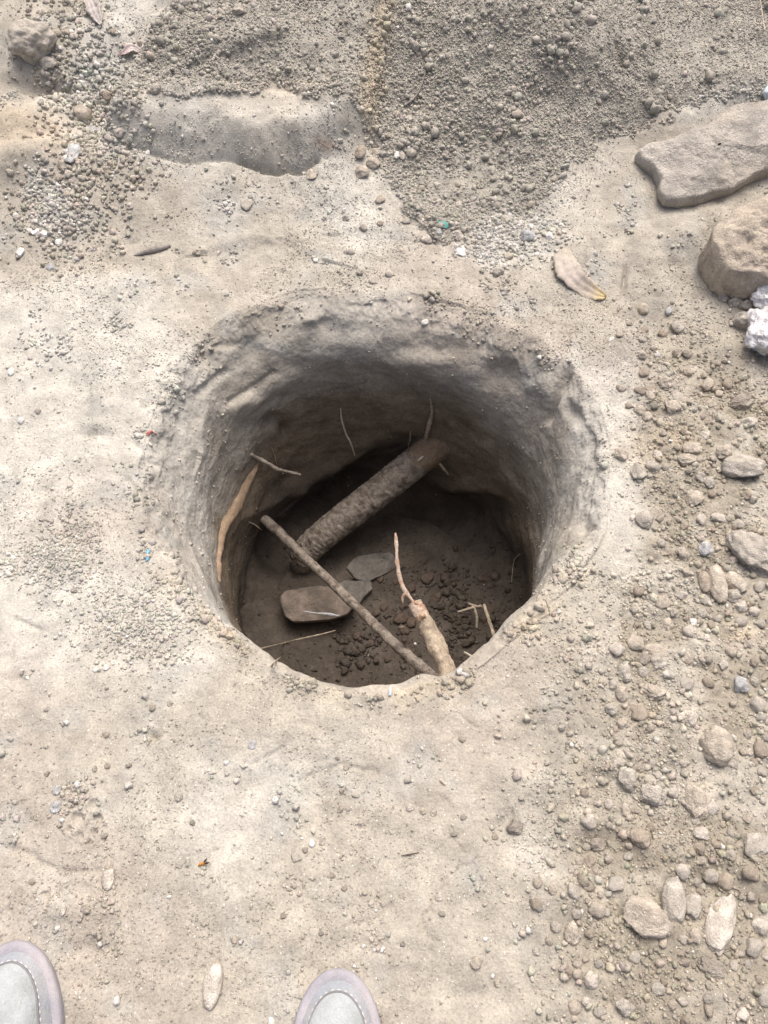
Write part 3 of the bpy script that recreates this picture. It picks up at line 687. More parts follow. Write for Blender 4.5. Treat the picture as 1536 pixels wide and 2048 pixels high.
grains('pit_floor_crumbs', M['crumb'], 'loose dark damp crumbs scattered over the floor of the hole', 'soil crumbs', [
    (fl_ * ss(-.1, .6, clus) * (G(fu, fv, 720, 1310, 70, 55) + .8 * G(fu, fv, 930, 1250, 90, 130) + .0), 420, .010, .5, .004, .024, 2, (.85, 1.2), .0),
    ((f_pit & (f_row >= 2)) * (FN[:, 2] > -.3) * (.3 + ss(0, .5, clus)), 900, .0035, .4, .0015, .009, 2, (.85, 1.35), .02),
    (fl_ * (.15 + G(fu, fv, 850, 1250, 160, 120)), 1300, .005, .4, .002, .01, 1, (.85, 1.3), .02)])

# ---------------------------------------------------------------- big rocks
def slab(name, outline, thick, mat, label, cat, seed, surf=None, dome=0.25, sunk=0.03, amp=0.006, nb=260, inset=0.10, parent=None, tilt=None, bulge=0.0, flat=.6):
    q = [cast(u, v, surf) for u, v in outline]
    pts = np.array([c[0][:] for c in q]); c = pts.mean(0)
    n = Vector((0, 0, 0))
    for k_ in q: n += k_[1]
    n = (n.normalized() * .6 + Vector((0, 0, 1))).normalized()
    if tilt: n = (n + Vector(tilt)).normalized()
    seg = np.linalg.norm(np.roll(pts, -1, 0) - pts, axis=1); cum = np.concatenate([[0], np.cumsum(seg)])
    tt = np.linspace(0, cum[-1], nb, endpoint=False); pc = np.concatenate([pts, pts[:1]])
    B = np.stack([np.interp(tt, cum, pc[:, k_]) for k_ in range(3)], -1)
    B = (np.roll(B, 1, 0) + 2 * B + np.roll(B, -1, 0)) / 4
    rel = B - c; rel -= (rel @ np.array(n))[:, None] * np.array(n)[None] * flat
    nv = np.array(n); rows = []
    prof = [(0.90 - bulge, -sunk), (0.97 - bulge * .5, -sunk * .3), (1.0, thick * .25), (1.005, thick * .5), (1.0, thick * .75), (0.985, thick * .93), (0.96, thick * .99), (.92, thick)]
    for k_ in np.linspace(0.87, 0.02, 44): prof.append((k_, thick * (1 + dome * (1 - (k_ / .9) ** 2))))
    for s_, h_ in prof: rows.append(rel * s_ + nv * h_)
    V = np.array(rows); nr = len(rows); V = V.reshape(-1, 3)
    cc = V + seed * 1.7
    d = V - nv * thick * .4; d = d / (np.linalg.norm(d, axis=1, keepdims=True) + 1e-6)
    V = V + nv * (amp * (fbm(cc, .10, 3) + .45 * fbm(cc, .03, 4, .6) - .9 * np.abs(fbm(cc, .07, 3))))[:, None] + d * (amp * .7 * fbm(cc, .04, 5, .6))[:, None]
    ix = np.arange(nr * nb).reshape(nr, nb)
    F = np.stack([ix[:-1], np.roll(ix[:-1], -1, 1), np.roll(ix[1:], -1, 1), ix[1:]], -1).reshape(-1, 4)
    F = np.concatenate([F, [[ix[-1, k_], ix[-1, (k_ + 1) % nb], ix[-1, (k_ + 2) % nb], ix[-1, (k_ + 3) % nb]] for k_ in range(0, 0)]]) if False else F
    o = link(name, np_mesh(name, V, F), mat)
    o.location = c
    if parent: o.parent = parent; o.location = Vector(c) - parent.location
    else: tag(o, label, cat)
    return o
M['slab'] = earth_mat('pale_grey_rock', (.40, .375, .335), None, mott=.25, wl=.06, fine=.004, bump=1.3, speck=.03, tint2=(.37, .34, .295))
M['brown_rock'] = earth_mat('brown_dusty_rock', (.405, .36, .295), None, mott=.25, wl=.03, fine=.004, bump=1.2, speck=.05, tint2=(.36, .315, .265))
M['lime'] = earth_mat('white_lime', (.72, .72, .73), None, mott=.2, wl=.02, fine=.006, bump=1.6, tint2=(.58, .57, .57))
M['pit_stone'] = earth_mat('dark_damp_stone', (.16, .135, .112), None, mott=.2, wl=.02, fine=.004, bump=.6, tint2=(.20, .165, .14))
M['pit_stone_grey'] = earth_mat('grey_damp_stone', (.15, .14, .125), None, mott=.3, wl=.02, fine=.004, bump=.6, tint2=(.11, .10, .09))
slab('flat_rock', [(1266, 322), (1282, 340), (1300, 354), (1313, 380), (1311, 400), (1322, 416), (1350, 419), (1395, 410), (1450, 395), (1500, 368), (1560, 345), (1680, 320), (1700, 240), (1600, 215), (1520, 215), (1460, 225), (1420, 262), (1370, 282), (1330, 300), (1290, 308)],
     .032, M['slab'], 'large flat pale grey rock set in the slope at the upper right', 'rock', 3, dome=.5, sunk=.02, amp=.006, flat=.15)
br = slab('brown_rock', [(1392, 545), (1396, 520), (1415, 496), (1445, 476), (1490, 450), (1540, 425), (1640, 400), (1760, 430), (1780, 540), (1700, 640), (1600, 650), (1545, 615), (1490, 605), (1440, 600), (1412, 580)],
     .085, M['brown_rock'], 'big brown dusty rock with a white lime underside at the right edge', 'rock', 8, dome=.30, sunk=.05, amp=.011, bulge=.05, flat=.3)
def lump(name, pix, rad, mat, parent, seed, stretch=(1, 1, 1), lift=0.0, style='crumb', sub=5):
    p, n, s_ = cast(*pix); V, F = rock_shape(seed, style, sub); V = V / np.abs(V).max(0) * rad * np.array(stretch)
    o = link(name, np_mesh(name, V, F), mat); q = p + Vector((0, 0, lift))
    o.parent = parent; o.location = q - parent.location
    return o
lump('lime_crust', (1518, 686), .054, M['lime'], br, 31, (.85, 1.15, .8), .028)
lump('lime_crust', (1530, 618), .038, M['lime'], br, 32, (1.1, .8, .8), .035)
lump('lime_crust', (1476, 588), .020, M['lime'], br, 33, (1.4, .6, .6), .03)
for k_, (a, b, r_) in enumerate(((1448, 597, .010), (1470, 607, .013), (1494, 614, .015), (1490, 645, .022))):
    lump('embedded_pebble', (a, b), r_, M['rock_grey'], br, 60 + k_, (1.2, .9, .9), .004, 'crumb', 4)
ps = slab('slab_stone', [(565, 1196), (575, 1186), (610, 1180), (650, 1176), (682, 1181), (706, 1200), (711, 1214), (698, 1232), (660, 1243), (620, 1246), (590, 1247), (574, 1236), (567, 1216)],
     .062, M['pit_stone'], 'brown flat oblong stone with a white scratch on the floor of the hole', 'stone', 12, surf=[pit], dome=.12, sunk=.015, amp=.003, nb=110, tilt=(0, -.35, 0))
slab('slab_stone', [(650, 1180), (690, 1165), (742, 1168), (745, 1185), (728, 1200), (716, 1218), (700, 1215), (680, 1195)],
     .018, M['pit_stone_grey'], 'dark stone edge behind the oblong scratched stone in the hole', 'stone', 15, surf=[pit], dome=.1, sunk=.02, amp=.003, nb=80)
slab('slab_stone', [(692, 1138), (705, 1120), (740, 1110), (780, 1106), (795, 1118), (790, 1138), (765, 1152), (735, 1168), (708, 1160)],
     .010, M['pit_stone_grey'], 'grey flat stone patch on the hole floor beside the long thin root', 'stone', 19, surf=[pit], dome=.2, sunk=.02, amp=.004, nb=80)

# ---------------------------------------------------------------- roots
def crom(pts, n):
    p = np.array(pts, float); q = np.concatenate([[2 * p[0] - p[1]], p, [2 * p[-1] - p[-2]]]); out_ = []
    m = len(p) - 1
    for t in np.linspace(0, m, n):
        i = min(int(t), m - 1); f = t - i; a, b, c, d = q[i], q[i + 1], q[i + 2], q[i + 3]
        out_.append(.5 * (2 * b + (c - a) * f + (2 * a - 5 * b + 4 * c - d) * f * f + (3 * b - a - 3 * c + d) * f ** 3))
    return np.array(out_)
def tube(pts, rad, n=60, ns=12, amp=0.0, wl=.02, seed=0, cap=True, f0=0, f1=2 * math.pi, ring=0.0):
    Pc = crom(pts, n); rr = np.interp(np.linspace(0, 1, n), np.linspace(0, 1, len(rad)), rad)
    T = np.gradient(Pc, axis=0); T /= np.linalg.norm(T, axis=1)[:, None]
    up = np.array([0, 0, 1.]) if abs(T[0, 2]) < .8 else np.array([0, 1., 0]); A = np.empty_like(Pc); a = up - T[0] * (up @ T[0])
    for i in range(n):
        a = a - T[i] * (a @ T[i]); a /= np.linalg.norm(a); A[i] = a
    B = np.cross(T, A); full = (f1 - f0) > 6.28
    ph = np.linspace(f0, f1, ns, endpoint=not full)
    D = A[:, None] * np.cos(ph)[None, :, None] + B[:, None] * np.sin(ph)[None, :, None]
    V = Pc[:, None] + D * rr[:, None, None]
    if amp:
        h = fbm(V + seed, wl, 3, .6)
        if ring:
            L = np.concatenate([[0], np.cumsum(np.linalg.norm(np.diff(Pc, axis=0), axis=1))])
            Rg = np.stack([np.broadcast_to(L[:, None] * 3.2, h.shape), np.broadcast_to(ph[None] * .03, h.shape), np.zeros_like(h)], -1)
            h = h + ring * fbm(Rg + seed, wl * 1.6, 3, .6)
        V = V + D * (h * amp)[..., None]
    ix = np.arange(n * ns).reshape(n, ns)
    if full: F = np.stack([ix[:-1], ix[1:], np.roll(ix[1:], -1, 1), np.roll(ix[:-1], -1, 1)], -1).reshape(-1, 4)
    else: F = np.stack([ix[:-1, :-1], ix[1:, :-1], ix[1:, 1:], ix[:-1, 1:]], -1).reshape(-1, 4)
    V = V.reshape(-1, 3)
    if cap and full:
        V = np.concatenate([V, [Pc[0] - T[0] * rr[0] * .3, Pc[-1] + T[-1] * rr[-1] * .3]]); k0, k1 = len(V) - 2, len(V) - 1
        j = np.roll(ix[0], -1); F = np.concatenate([F, np.stack([ix[0], j, np.full(ns, k0), np.full(ns, k0)], -1)[:, [0, 1, 2, 2]], np.stack([np.roll(ix[-1], -1), ix[-1], np.full(ns, k1)], -1)[:, [0, 1, 2, 2]]])
    return V, F
def merge(parts):
    Vs, Fs, o_ = [], [], 0
    for V, F in parts: Vs.append(V); Fs.append(F + o_); o_ += len(V)
    return np.concatenate(Vs), np.concatenate(Fs)
def tmesh(name, V, F):
    me = bpy.data.meshes.new(name); fs = [tuple(dict.fromkeys(f)) for f in F.tolist()]
    me.from_pydata(V.tolist(), [], fs); me.polygons.foreach_set('use_smooth', [True] * len(fs)); me.update(); return me
def root_obj(name, parts, mat, label, cat='root', group=None, parent=None):
    V, F = merge(parts); c = V.mean(0) if not parent else np.zeros(3)
    o = link(name, tmesh(name, V - c, F), mat); o.location = c
    if parent: o.parent = parent; o.matrix_parent_inverse = parent.matrix_basis.inverted()
    else: tag(o, label, cat, group)
    return o
M['bark'] = earth_mat('root_bark', (.17, .135, .11), None, mott=.3, wl=.015, fine=.003, bump=1.2, tint2=(.10, .08, .065))
M['bark_light'] = earth_mat('dusty_root_bark', (.25, .22, .185), None, mott=.3, wl=.012, fine=.003, bump=1.0, tint2=(.14, .115, .095))
M['wood'] = earth_mat('bare_wood', (.21, .16, .11), None, mott=.2, wl=.01, fine=.003, bump=.4)
M['tan_root'] = earth_mat('orange_tan_root', (.33, .245, .17), None, mott=.34, wl=.03, fine=.003, bump=.4, tint2=(.40, .29, .20))
M['pale_root'] = earth_mat('pale_rootlet', (.50, .44, .36), None, mott=.2, wl=.01, fine=.002, bump=.3)
M['dusty_root'] = earth_mat('dusty_pale_root', (.42, .355, .27), None, mott=.28, wl=.012, fine=.003, bump=.7, tint2=(.30, .25, .19))
M['pink_wood'] = earth_mat('peeled_pink_wood', (.47, .385, .31), None, mott=.22, wl=.008, fine=.002, bump=.4, tint2=(.38, .25, .18))
def at(u, v, z):  return np.array(on_plane(u, v, z)[:])
def wl_(u, v, off=0.006, surf=None):
    p, n, s_ = cast(u, v, surf or [pit, ground]); d = (Vector((0, 0, CAMZ)) - p).normalized(); return np.array((p + d * off)[:])
# thick root
eA, eB = at(625, 1090, -.54), np.array(cast(862, 900, [pit])[0][:])
eB = eB + (eB - eA) / np.linalg.norm(eB - eA) * .15; ax = (eB - eA) / np.linalg.norm(eB - eA)
eA0 = eA - ax * .03 + np.array([-.01, -.01, -.09]); mid = (eA + eB) / 2 + np.array([.004, 0, .006])
e = bpy.data.objects.new('thick_root', None); COL.objects.link(e); e.location = eA
tag(e, 'thick dark barked root crossing the back of the hole', 'root')
main = [eA0, eA, mid, eB]
root_obj('bark', [tube(main, [.018, .034, .036, .037, .038, .042], 300, 96, .0012, .014, 3, ring=1.8)], M['bark_light'], None, parent=e)
root_obj('bare_wood', [tube([eA * (1 - t) + eB * t + np.array([.004, 0, .006]) for t in (.60, .68, .77)], [.0368, .0395, .0375], 40, 26, .0008, .02, 5, f0=-.6, f1=1.7)], M['wood'], None, parent=e)
root_obj('knot', [tube([eA * (1 - t) + eB * t + np.array([-.012, -.032, .032]) for t in (.655, .675, .695)], [.002, .0035, .001], 10, 8, .001, .01, 6)], M['pale_root'], None, parent=e)
# long thin root across the hole
p0 = np.array(cast(527, 1043, [pit])[0][:]); p0b = p0 + np.array([-.05, .02, .01])
pz = p0[2]
lr = [p0b, p0 + np.array([.004, 0, .008]), at(612, 1117, pz * .85 - .05), at(702, 1203, pz * .6 - .13), at(793, 1291, -.33), at(884, 1371, -.30), at(960, 1440, -.28) + np.array([.0, -.02, 0])]
e = bpy.data.objects.new('long_root', None); COL.objects.link(e); e.location = p0
tag(e, 'long thin straight root spanning the hole diagonally', 'root')
root_obj('bark', [tube(lr, [.010, .0125, .0105, .0105, .0105, .0115, .012], 200, 18, .0018, .02, 9)], M['bark_light'], None, parent=e)
sz = -.32
root_obj('side_root', [tube([at(819, 1312, sz - .01), at(812, 1290, sz + .01), at(806, 1268, sz + .03), at(803, 1253, sz + .04)], [.004, .0055, .0025, .0065, .003, .006, .007], 50, 10, .0015, .01, 11)], M['bark'], None, parent=e)
# broken root poking out of the near wall
bz = -.16
bp = [at(935, 1440, bz - .03), at(905, 1374, bz - .01), at(888, 1325, bz), at(862, 1268, bz), at(846, 1238, bz + .004)]
e = bpy.data.objects.new('broken_root', None); COL.objects.link(e); e.location = bp[1]
tag(e, 'pale broken root with a splintered tip sticking out of the near wall', 'root')
root_obj('bark', [tube(bp, [.021, .020, .0175, .0155, .0165, .0155, .0135], 90, 22, .0028, .022, 14)], M['dusty_root'], None, parent=e)
root_obj('peeled_tip', [tube([bp[-1] + (bp[-2] - bp[-1]) * .1, at(836, 1219, bz + .006), at(829, 1206, bz + .008)], [.0125, .0138, .0128, .013], 30, 16, .0022, .008, 17)], M['pink_wood'], None, parent=e)
root_obj('splinter', [tube([at(834, 1212, bz + .008), at(822, 1198, bz + .012), at(805, 1172, bz + .022), at(795, 1130, bz + .035), at(793, 1095, bz + .045), at(791, 1066, bz + .052)], [.003, .0028, .004, .0045, .004, .0034, .004, .0015], 70, 10, .0012, .012, 19),
                     tube([at(812, 1185, bz + .02), at(805, 1195, bz + .012), at(806, 1206, bz + .008)], [.0025, .003, .001], 14, 8, .0006, .01, 21)], M['pink_wood'], None, parent=e)
root_obj('torn_bark', [tube([at(838, 1240, bz + .016), at(846, 1232, bz + .02), at(852, 1236, bz + .018)], [.003, .006, .002], 14, 8, .003, .008, 22), tube([at(828, 1205, bz + .018), at(836, 1207, bz + .02)], [.002, .004, .003], 10, 8, .002, .008, 23)], M['tan_root'], None, parent=e)
# tan root lying in the left wall
root_obj('wall_root', [tube([wl_(513, 925, -.008), wl_(492, 965, -.007), wl_(470, 1012, -.007), wl_(446, 1055, -.006), wl_(436, 1105, -.003), wl_(437, 1165, -.007)], [.006, .0125, .0145, .0145, .010, .008, .004], 120, 20, .003, .04, 25)], M['tan_root'], 'orange tan root bared along the left wall of the hole')
def rl(name, px, offs, rad, mat, label, amp=.0008, group=None, cat='rootlet', seed=1):
    pts = [wl_(u, v, o_) for (u, v), o_ in zip(px, offs)]
    return root_obj(name, [tube(pts, rad, 60, 8, amp, .008, seed)], mat, label, cat, group)
rl('rootlet', [(500, 908), (516, 916), (535, 926), (552, 937), (575, 943), (601, 949)], [-.004, .012, .03, .04, .045, .05], [.004, .0036, .0045, .0035, .0048, .003, .0036, .002], M['pale_root'], 'pale knobbly rootlet poking out of the left wall above the tan root', .0012, seed=31)
rl('rootlet', [(681, 815), (684, 842), (693, 870), (701, 885), (710, 912)], [-.002, .012, .025, .03, .03], [.0014, .002, .0022, .002, .0012], M['pale_root'], 'thin pale rootlet hanging at the middle of the far wall', .0004, seed=32)
rl('rootlet', [(861, 795), (864, 825), (858, 850), (852, 875), (848, 891), (862, 906), (878, 926), (897, 949)], [-.002, .01, .014, .016, .018, .03, .04, .045], [.002, .0035, .0055, .0045, .004, .0025, .0022, .0035, .0015], M['dusty_root'], 'bent clay crusted rootlet over the right end of the thick root', .0014, seed=33)
rl('rootlet', [(821, 862), (820, 880), (815, 898)], [0, .008, .012], [.0012, .0025, .001], M['dusty_root'], 'tiny dark rootlet left of the bent crusted one', .0006, seed=34)
rl('rootlet', [(542, 893), (549, 910), (553, 928)], [0, .008, .012], [.001, .0012, .0008], M['tan_root'], 'short hair-thin reddish rootlet above the pale knobbly one', .0002, seed=35)
rl('rootlet', [(498, 1044), (510, 1050), (523, 1060)], [.0, .008, .012], [.0014, .0018, .0012], M['pale_root'], 'short pale rootlet beside the upper end of the long root', .0003, seed=36)
rl('rootlet', [(510, 1300), (560, 1288), (600, 1278), (640, 1269), (671, 1261)], [.0, .04, .06, .07, .08], [.0014, .0016, .0018, .0016, .001], M['dusty_root'], 'long hair-thin rootlet stretched in front of the oblong stone', .0004, seed=37)
rl('rootlet', [(543, 1332), (552, 1322), (561, 1314)], [.0, .02, .03], [.0012, .0014, .001], M['dusty_root'], 'short thin rootlet at the left end of the near lip', .0003, seed=38)
rl('rootlet', [(1040, 1108), (1030, 1118), (1026, 1135), (1023, 1165)], [.002, .006, .006, .004], [.001, .0015, .0013, .0008], M['dusty_root'], 'thin wavy rootlet against the right wall', .0004, seed=39)
root_obj('rootlet', [tube([at(968, 1210, -.50), at(978, 1240, -.48), at(988, 1272, -.46), at(999, 1306, -.44), at(1015, 1360, -.42), at(1030, 1420, -.41)], [.004, .0042, .004, .0045, .004, .004], 60, 8, .0012, .008, 40)], M['dusty_root'], 'straight tan root piece leaning against the right wall by the lip', 'root')
root_obj('rootlet', [tube([at(928, 1304, -.44), at(945, 1314, -.44), at(964, 1330, -.44), at(1000, 1440, -.44)], [.002, .0028, .0026, .002], 40, 8, .0006, .008, 41)], M['pale_root'], 'short pale rootlet lying close below the right lip', 'rootlet')
pz_ = [[at(915, 1224, -.54), at(940, 1217, -.535), at(962, 1211, -.54)], [at(936, 1206, -.54), at(950, 1212, -.535), at(964, 1213, -.54)], [at(949, 1216, -.535), at(954, 1235, -.54), at(953, 1256, -.555)]]
root_obj('rootlet', [tube(q, [.002, .0034, .0028], 30, 8, .0008, .01, 43 + k_) for k_, q in enumerate(pz_)], M['dusty_root'], 'forked tan rootlet on the right side of the hole floor', 'rootlet')
def tw(name, px, offs, rad, mat, label, cat, amp=.0005, seed=1):
    pts = [wl_(u, v, o_, SURF) for (u, v), o_ in zip(px, offs)]
    return root_obj(name, [tube(pts, rad, 50, 8, amp, .01, seed)], mat, label, cat)
tw('straw', [(1091, 1199), (1096, 1214), (1100, 1230)], [.03, .018, .0], [.0009, .0011, .0008], M['pale_root'], 'upright yellowish dry straw at the right edge of the lip', 'straw')
tw('straw', [(1118, 1210), (1104, 1222), (1082, 1236)], [.01, .01, .002], [.0007, .0009, .0006], M['pale_root'], 'slanting yellowish dry straw crossing the upright one at the lip', 'straw')
M['twig'] = earth_mat('grey_twig', (.26, .24, .22), None, mott=.25, wl=.01, fine=.002, bump=.4)
tw('twig', [(268, 511), (290, 505), (312, 499), (341, 492)], [.0, .004, .005, .002], [.0016, .0048, .006, .0062, .003], M['twig'], 'grey broken twig lying on the soil beyond the left rim', 'twig', .0012, 3)
tw('twig', [(854, 124), (849, 150), (841, 175), (829, 195), (809, 211)], [.004, .006, .008, .008, .005], [.0012, .0018, .002, .0024, .0026], M['twig'], 'thin curved grey twig lying on the heap', 'twig', .0004, 4)
tw('straw', [(1519, -8), (1524, 25), (1529, 60)], [.03, .03, .01], [.0014, .0016, .0012], M['pale_root'], 'pale stalk at the top right corner', 'straw')
tw('twig', [(803, 1711), (818, 1709), (838, 1705)], [.001, .002, .001], [.0006, .0012, .0006], M['bark'], 'hair-thin brown twig on the trodden soil below the hole', 'twig', .0003, 5)
tw('straw', [(880, 1559), (886, 1564), (892, 1569)], [.002, .003, .002], [.0018, .0022, .0018], M['pale_root'], 'short yellowish straw bit on the trodden soil', 'straw')
tw('straw', [(1080, 1377), (1090, 1375), (1100, 1373)], [.003, .004, .003], [.0006, .0009, .0006], M['pale_root'], 'tiny pale straw lying right of the near lip', 'straw')

# ---------------------------------------------------------------- leaf, scraps, insect
M['scratch'] = earth_mat('chalky_scratch', (.30, .30, .29), None)
M['leaf'] = earth_mat('dry_leaf', (.50, .43, .33), 'tone', mott=.18, wl=.015, fine=.003, bump=.25, rough=.7)
def leaf(name, spine, wid, lifts, tones, label, cat, curl=.35, seed=1, nw=13, n=44):
    S = crom([wl_(u, v, l_, SURF) for (u, v), l_ in zip(spine, lifts)], n); T = np.gradient(S, axis=0); T /= np.linalg.norm(T, axis=1)[:, None]
    B = np.cross(T, np.array([0, -.35, 1.])); B /= np.linalg.norm(B, axis=1)[:, None]; Nn_ = np.cross(B, T)
    t = np.linspace(0, 1, n); m = depth_of(Vector(S.mean(0))) / FPX
    wd = np.interp(t, np.linspace(0, 1, len(wid)), wid) * m; wd = wd * (1 + .18 * perlin(np.stack([t * 9, t * 0, t * 0 + seed], -1)) + .22 * perlin(np.stack([t * 23, t * 0 + .4, t * 0 + seed], -1)))
    a = np.linspace(-1, 1, nw)
    V = S[:, None] + B[:, None] * (a[None] * wd[:, None] * .5)[..., None] + Nn_[:, None] * ((curl * np.abs(a[None]) ** 1.7 * wd[:, None] * (.6 + .6 * np.sin(6 * t + seed)[:, None])) + .0012 * np.cos(a * 9)[None])[..., None]
    V = V + (.0012 * fbm(V.reshape(-1, 3), .012, 3).reshape(n, nw))[..., None] * Nn_[:, None]
    tn = np.array([[np.interp(t, np.linspace(0, 1, len(tones)), [c[k_] for c in tones]) for k_ in range(3)]]).transpose(2, 0, 1).repeat(nw, 1)
    edge = (np.abs(a) ** 3)[None, :, None]; tn = tn * (1 - .3 * edge) + np.array([.46, .40, .29]) * .3 * edge
    ix = np.arange(n * nw).reshape(n, nw); F = np.stack([ix[:-1, :-1], ix[:-1, 1:], ix[1:, 1:], ix[1:, :-1]], -1).reshape(-1, 4)
    c = V.reshape(-1, 3).mean(0)
    o = link(name, np_mesh(name, V.reshape(-1, 3) - c, F, True, tn.reshape(-1, 3)), M['leaf']); o.location = c
    md = o.modifiers.new('thickness', 'SOLIDIFY'); md.thickness = .0009
    return tag(o, label, cat)
leaf('dry_leaf', [(1134, 495), (1131, 520), (1142, 546), (1162, 568), (1188, 584), (1213, 594)], [14, 44, 56, 44, 50, 34, 5], [.006, .012, .012, .010, .010, .006],
     [(.43, .39, .32), (.42, .38, .33), (.42, .37, .33), (.44, .39, .32), (.55, .44, .20)], 'curled dry yellowish leaf lying right of the far rim', 'leaf', curl=.07, seed=3)
leaf('petal', [(237, 110), (252, 103), (266, 96), (281, 103)], [3, 12, 20, 16, 9], [.004, .008, .008, .005], [(.60, .46, .46), (.60, .52, .50), (.62, .56, .54)], 'pale pinkish dry petal in the gully left of the heap', 'petal', curl=.25, seed=5, n=24)
leaf('dry_leaf', [(172, -20), (182, 5), (192, 28), (202, 50)], [8, 22, 30, 22, 6], [.01, .02, .02, .008], [(.44, .40, .37), (.46, .43, .41)], 'greyish dry leaf at the top edge left of the heap', 'leaf', curl=.3, seed=7)
def flat_mat(name, c, rough=.6):
    return earth_mat(name, c, None, mott=.12, wl=.01, fine=.002, bump=.15, rough=rough)
M['blue_scrap'] = flat_mat('blue_plastic', (.18, .46, .62)); M['red_scrap'] = flat_mat('red_fibre', (.55, .16, .12)); M['sliver'] = flat_mat('pale_blue_plastic', (.55, .63, .66))
leaf_m = M['leaf']
tw('plastic_scrap', [(297, 1099), (295, 1110), (294, 1122)], [.003, .004, .002], [.0012, .0034, .0016, .0036, .001], M['blue_scrap'], 'small sky-blue plastic scrap at the left rim', 'scrap', .0012, 7)
V1 = [tube([wl_(292, 868, .003, SURF), wl_(302, 863, .005, SURF), wl_(314, 869, .003, SURF)], [.0008, .0016, .0007], 20, 6, .0005, .006, 8), tube([wl_(296, 872, .002, SURF), wl_(300, 864, .005, SURF), wl_(305, 861, .004, SURF)], [.0006, .0012, .0006], 14, 6, .0003, .006, 9)]
root_obj('fibre_scrap', V1, M['red_scrap'], 'tiny red fibre scrap on the left rim', 'scrap')
tw('plastic_scrap', [(780, 1390), (780.5, 1380), (781, 1371)], [.004, .012, .02], [.003, .002, .0005], M['sliver'], 'pale bluish sliver standing up at the near lip', 'scrap', .0003, 10)
tw('plastic_scrap', [(1538, 172), (1534, 186), (1537, 202)], [.01, .014, .008], [.004, .010, .004], M['sliver'], 'pale blue scrap at the upper right edge of the picture', 'scrap', .001, 11)
st = tube([wl_(608, 1223, .003, [ps]), wl_(645, 1227, .003, [ps]), wl_(680, 1232, .003, [ps])], [.0015, .003, .0035, .0045, .002], 40, 6, .001, .01, 12)
bpy.context.view_layer.update()
q_ = [(608, 1223), (630, 1226), (652, 1228), (680, 1232)]
pts = [np.array(cast(u, v, [ps])[0][:]) for u, v in q_]
root_obj('scratch', [tube(pts, [.0008, .0014, .001, .0022, .0024, .0008], 40, 6, .0008, .008, 12)], M['scratch'], None, parent=ps)
M['insect'] = flat_mat('orange_insect', (.50, .20, .03), .4); M['wing'] = flat_mat('dark_wing', (.05, .045, .04), .5)
ic = np.array(cast(405, 1729)[0][:])
ib = root_obj('insect', [tube([ic + np.array(k_) for k_ in ((-.005, -.002, .002), (-.002, 0, .004), (.0015, .001, .004), (.005, .002, .0025))], [.0008, .0022, .0014, .0026, .0008], 24, 10)], M['insect'], 'tiny orange insect with dark wings on the trodden soil', 'insect')
for a_w in (.9, .2):
    root_obj('wing', [tube([ic + np.array([.001, .001, .005]), ic + np.array([.006 * math.cos(a_w) + .001, .006 * math.sin(a_w), .0055]), ic + np.array([.010 * math.cos(a_w), .010 * math.sin(a_w), .004])], [.0004, .0014, .0004], 12, 8)], M['wing'], None, parent=ib)

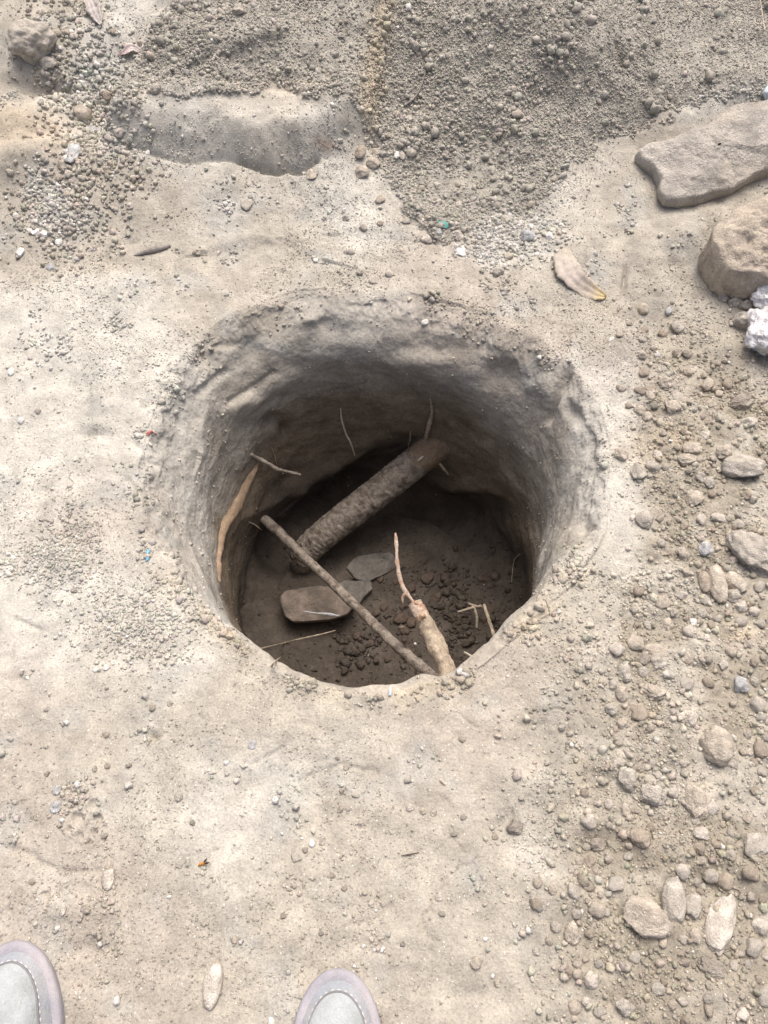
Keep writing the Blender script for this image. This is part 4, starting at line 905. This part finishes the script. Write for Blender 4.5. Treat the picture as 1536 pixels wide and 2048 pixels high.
# ---------------------------------------------------------------- shoes
def cloth(name, c, fine=.0012, bump=.25, rough=.85, tint=None):
    return earth_mat(name, c, None, mott=.14, wl=.03, fine=fine, bump=bump, rough=rough, tint2=tint)
M['sole'] = cloth('pale_rubber', (.32, .315, .345), bump=.15, rough=.7, tint=(.37, .35, .365)); M['band'] = cloth('pale_grey_canvas', (.36, .39, .425), bump=.5, tint=(.40, .41, .425)); M['panel'] = cloth('off_white_canvas', (.46, .495, .505), bump=.6, tint=(.41, .44, .445))
M['thread'] = cloth('light_thread', (.66, .65, .63)); M['seam'] = cloth('dark_seam', (.22, .22, .23)); M['inside'] = cloth('shoe_lining', (.25, .25, .26))
def shoe(tipu, tipv, rot, W, label, mirror):
    tip = on_plane(tipu, tipv, .02); g = drop(tip.x, tip.y - .05)[0]
    e = bpy.data.objects.new('shoe', None); COL.objects.link(e); e.location = (tip.x, tip.y, g.z - .003); e.rotation_euler = (0, 0, R(rot)); tag(e, label, 'shoe', 'pair of pale canvas shoes')
    Lh, A = .285, .105
    def outl(al):   # al 0..1 from heel centre left side round the toe to heel centre right side
        al = np.asarray(al); y = np.empty_like(al); x = np.empty_like(al)
        th = (al - .5) * 2        # -1..1
        s_ = np.sign(th); q = np.abs(th)
        # toe quarter q<.35, side .35-.85, heel .85-1
        a1 = np.clip(q / .35, 0, 1) * math.pi / 2; a2 = np.clip((q - .85) / .15, 0, 1) * math.pi / 2; sd = np.clip((q - .35) / .5, 0, 1)
        ww = W * (1 - .22 * np.sin(sd * math.pi * .9) ** 2 - .18 * sd)
        x = np.where(q < .35, W * np.sin(a1) ** .92, ww * np.cos(a2)) * s_
        y = np.where(q < .35, -A * (1 - np.cos(a1)), -A - (Lh - A - .035) * sd - .035 * np.sin(a2))
        return x, y
    n = 160; al = np.linspace(0, 1, n, endpoint=False); ox, oy = outl(al)
    sp = np.where(oy > -.075, -.075, np.minimum(oy, -.075)); sp = np.maximum(sp, -Lh + .04)
    def ringpt(k_, z):  # inset fraction k_ toward the centre line
        return np.stack([ox * (1 - k_), oy * (1 - k_) + sp * k_, np.broadcast_to(z, ox.shape)], -1)
    back = ss(-.12, -.17, oy)
    def rings(ks, zf, closed=True):
        V = np.array([ringpt(k_, zf(k_)) for k_ in ks]); nr = len(ks); ix = np.arange(nr * n).reshape(nr, n)
        F = np.stack([ix[:-1], np.roll(ix[:-1], -1, 1), np.roll(ix[1:], -1, 1), ix[1:]], -1).reshape(-1, 4); return V.reshape(-1, 3), F
    def part(name, VF, mat):
        o = link(name, np_mesh(name, *VF), M[mat]); o.parent = e; return o
    # sole with a rounded welt
    sk = [(.12, 0), (.02, .0), (0, .004), (-.015, .012), (-.012, .018), (.02, .0225), (.12, .0235), (.20, .022)]
    V = np.array([ringpt(k_, z_) for k_, z_ in sk]); ix = np.arange(len(sk) * n).reshape(len(sk), n)
    part('sole', (V.reshape(-1, 3), np.stack([ix[:-1], np.roll(ix[:-1], -1, 1), np.roll(ix[1:], -1, 1), ix[1:]], -1).reshape(-1, 4)), 'sole')
    def zdome(k_):
        f = np.clip((k_ - .14) / .86, 0, 1); top = .030 + .012 * ss(-.02, -.10, oy) ; z = .020 + top * (1 - (1 - f) ** 2.4)
        side = .020 + .05 * np.clip((k_ - .14) / .16, 0, 1)
        return z * (1 - back) + np.where(k_ <= .31, side, .018) * back
    K1 = .34
    part('toe_band', rings(np.linspace(.14, K1, 16), zdome), 'band')
    part('vamp_panel', rings(np.concatenate([[K1 + .012], np.linspace(K1 + .03, .995, 22)]), lambda k_: zdome(k_) + .0012 * (1 - back)), 'panel')
    tmask = oy > -.155; ii = np.where(tmask)[0]
    def seam(k_, dz, r_, name, mat):
        pts_ = ringpt(k_, zdome(k_) + dz)[ii]; V, F = tube(pts_, [r_] * len(pts_), 200, 6); o = link(name, tmesh(name, V, F), M[mat]); o.parent = e
    seam(K1 + .005, .0004, .0020, 'seam', 'seam'); seam(.145, .0008, .0012, 'welt_seam', 'seam')
    pl = crom(ringpt(K1 - .03, zdome(K1 - .03) + .0008)[ii], 400); pr = []
    L = np.concatenate([[0], np.cumsum(np.linalg.norm(np.diff(pl, axis=0), axis=1))]); s0 = 0
    while s0 + .0035 < L[-1]:
        pr.append(tube([np.array([np.interp(s0 + d_, L, pl[:, k_]) for k_ in range(3)]) for d_ in (0, .002, .004)], [.0007, .0012, .0007], 6, 6)); s0 += .0085
    V, F = merge(pr); o = link('stitching', tmesh('stitching', V, F), M['thread']); o.parent = e
    # lining of the opening behind the vamp
    V, F = rings(np.linspace(.315, .99, 8), lambda k_: np.full(n, .0215)); keep = np.repeat((oy < -.16)[None], 7, 0).reshape(-1)
    part('lining', (V, F[keep]), 'inside')
    return e
shoe(675, 1938, 1, .0595, 'pale grey canvas shoe with stitched toe, its tip nearly centred at the bottom', 1)
shoe(18, 1884, 14, .0600, 'pale grey canvas shoe cut off by the left edge, in the bottom left corner', -1)
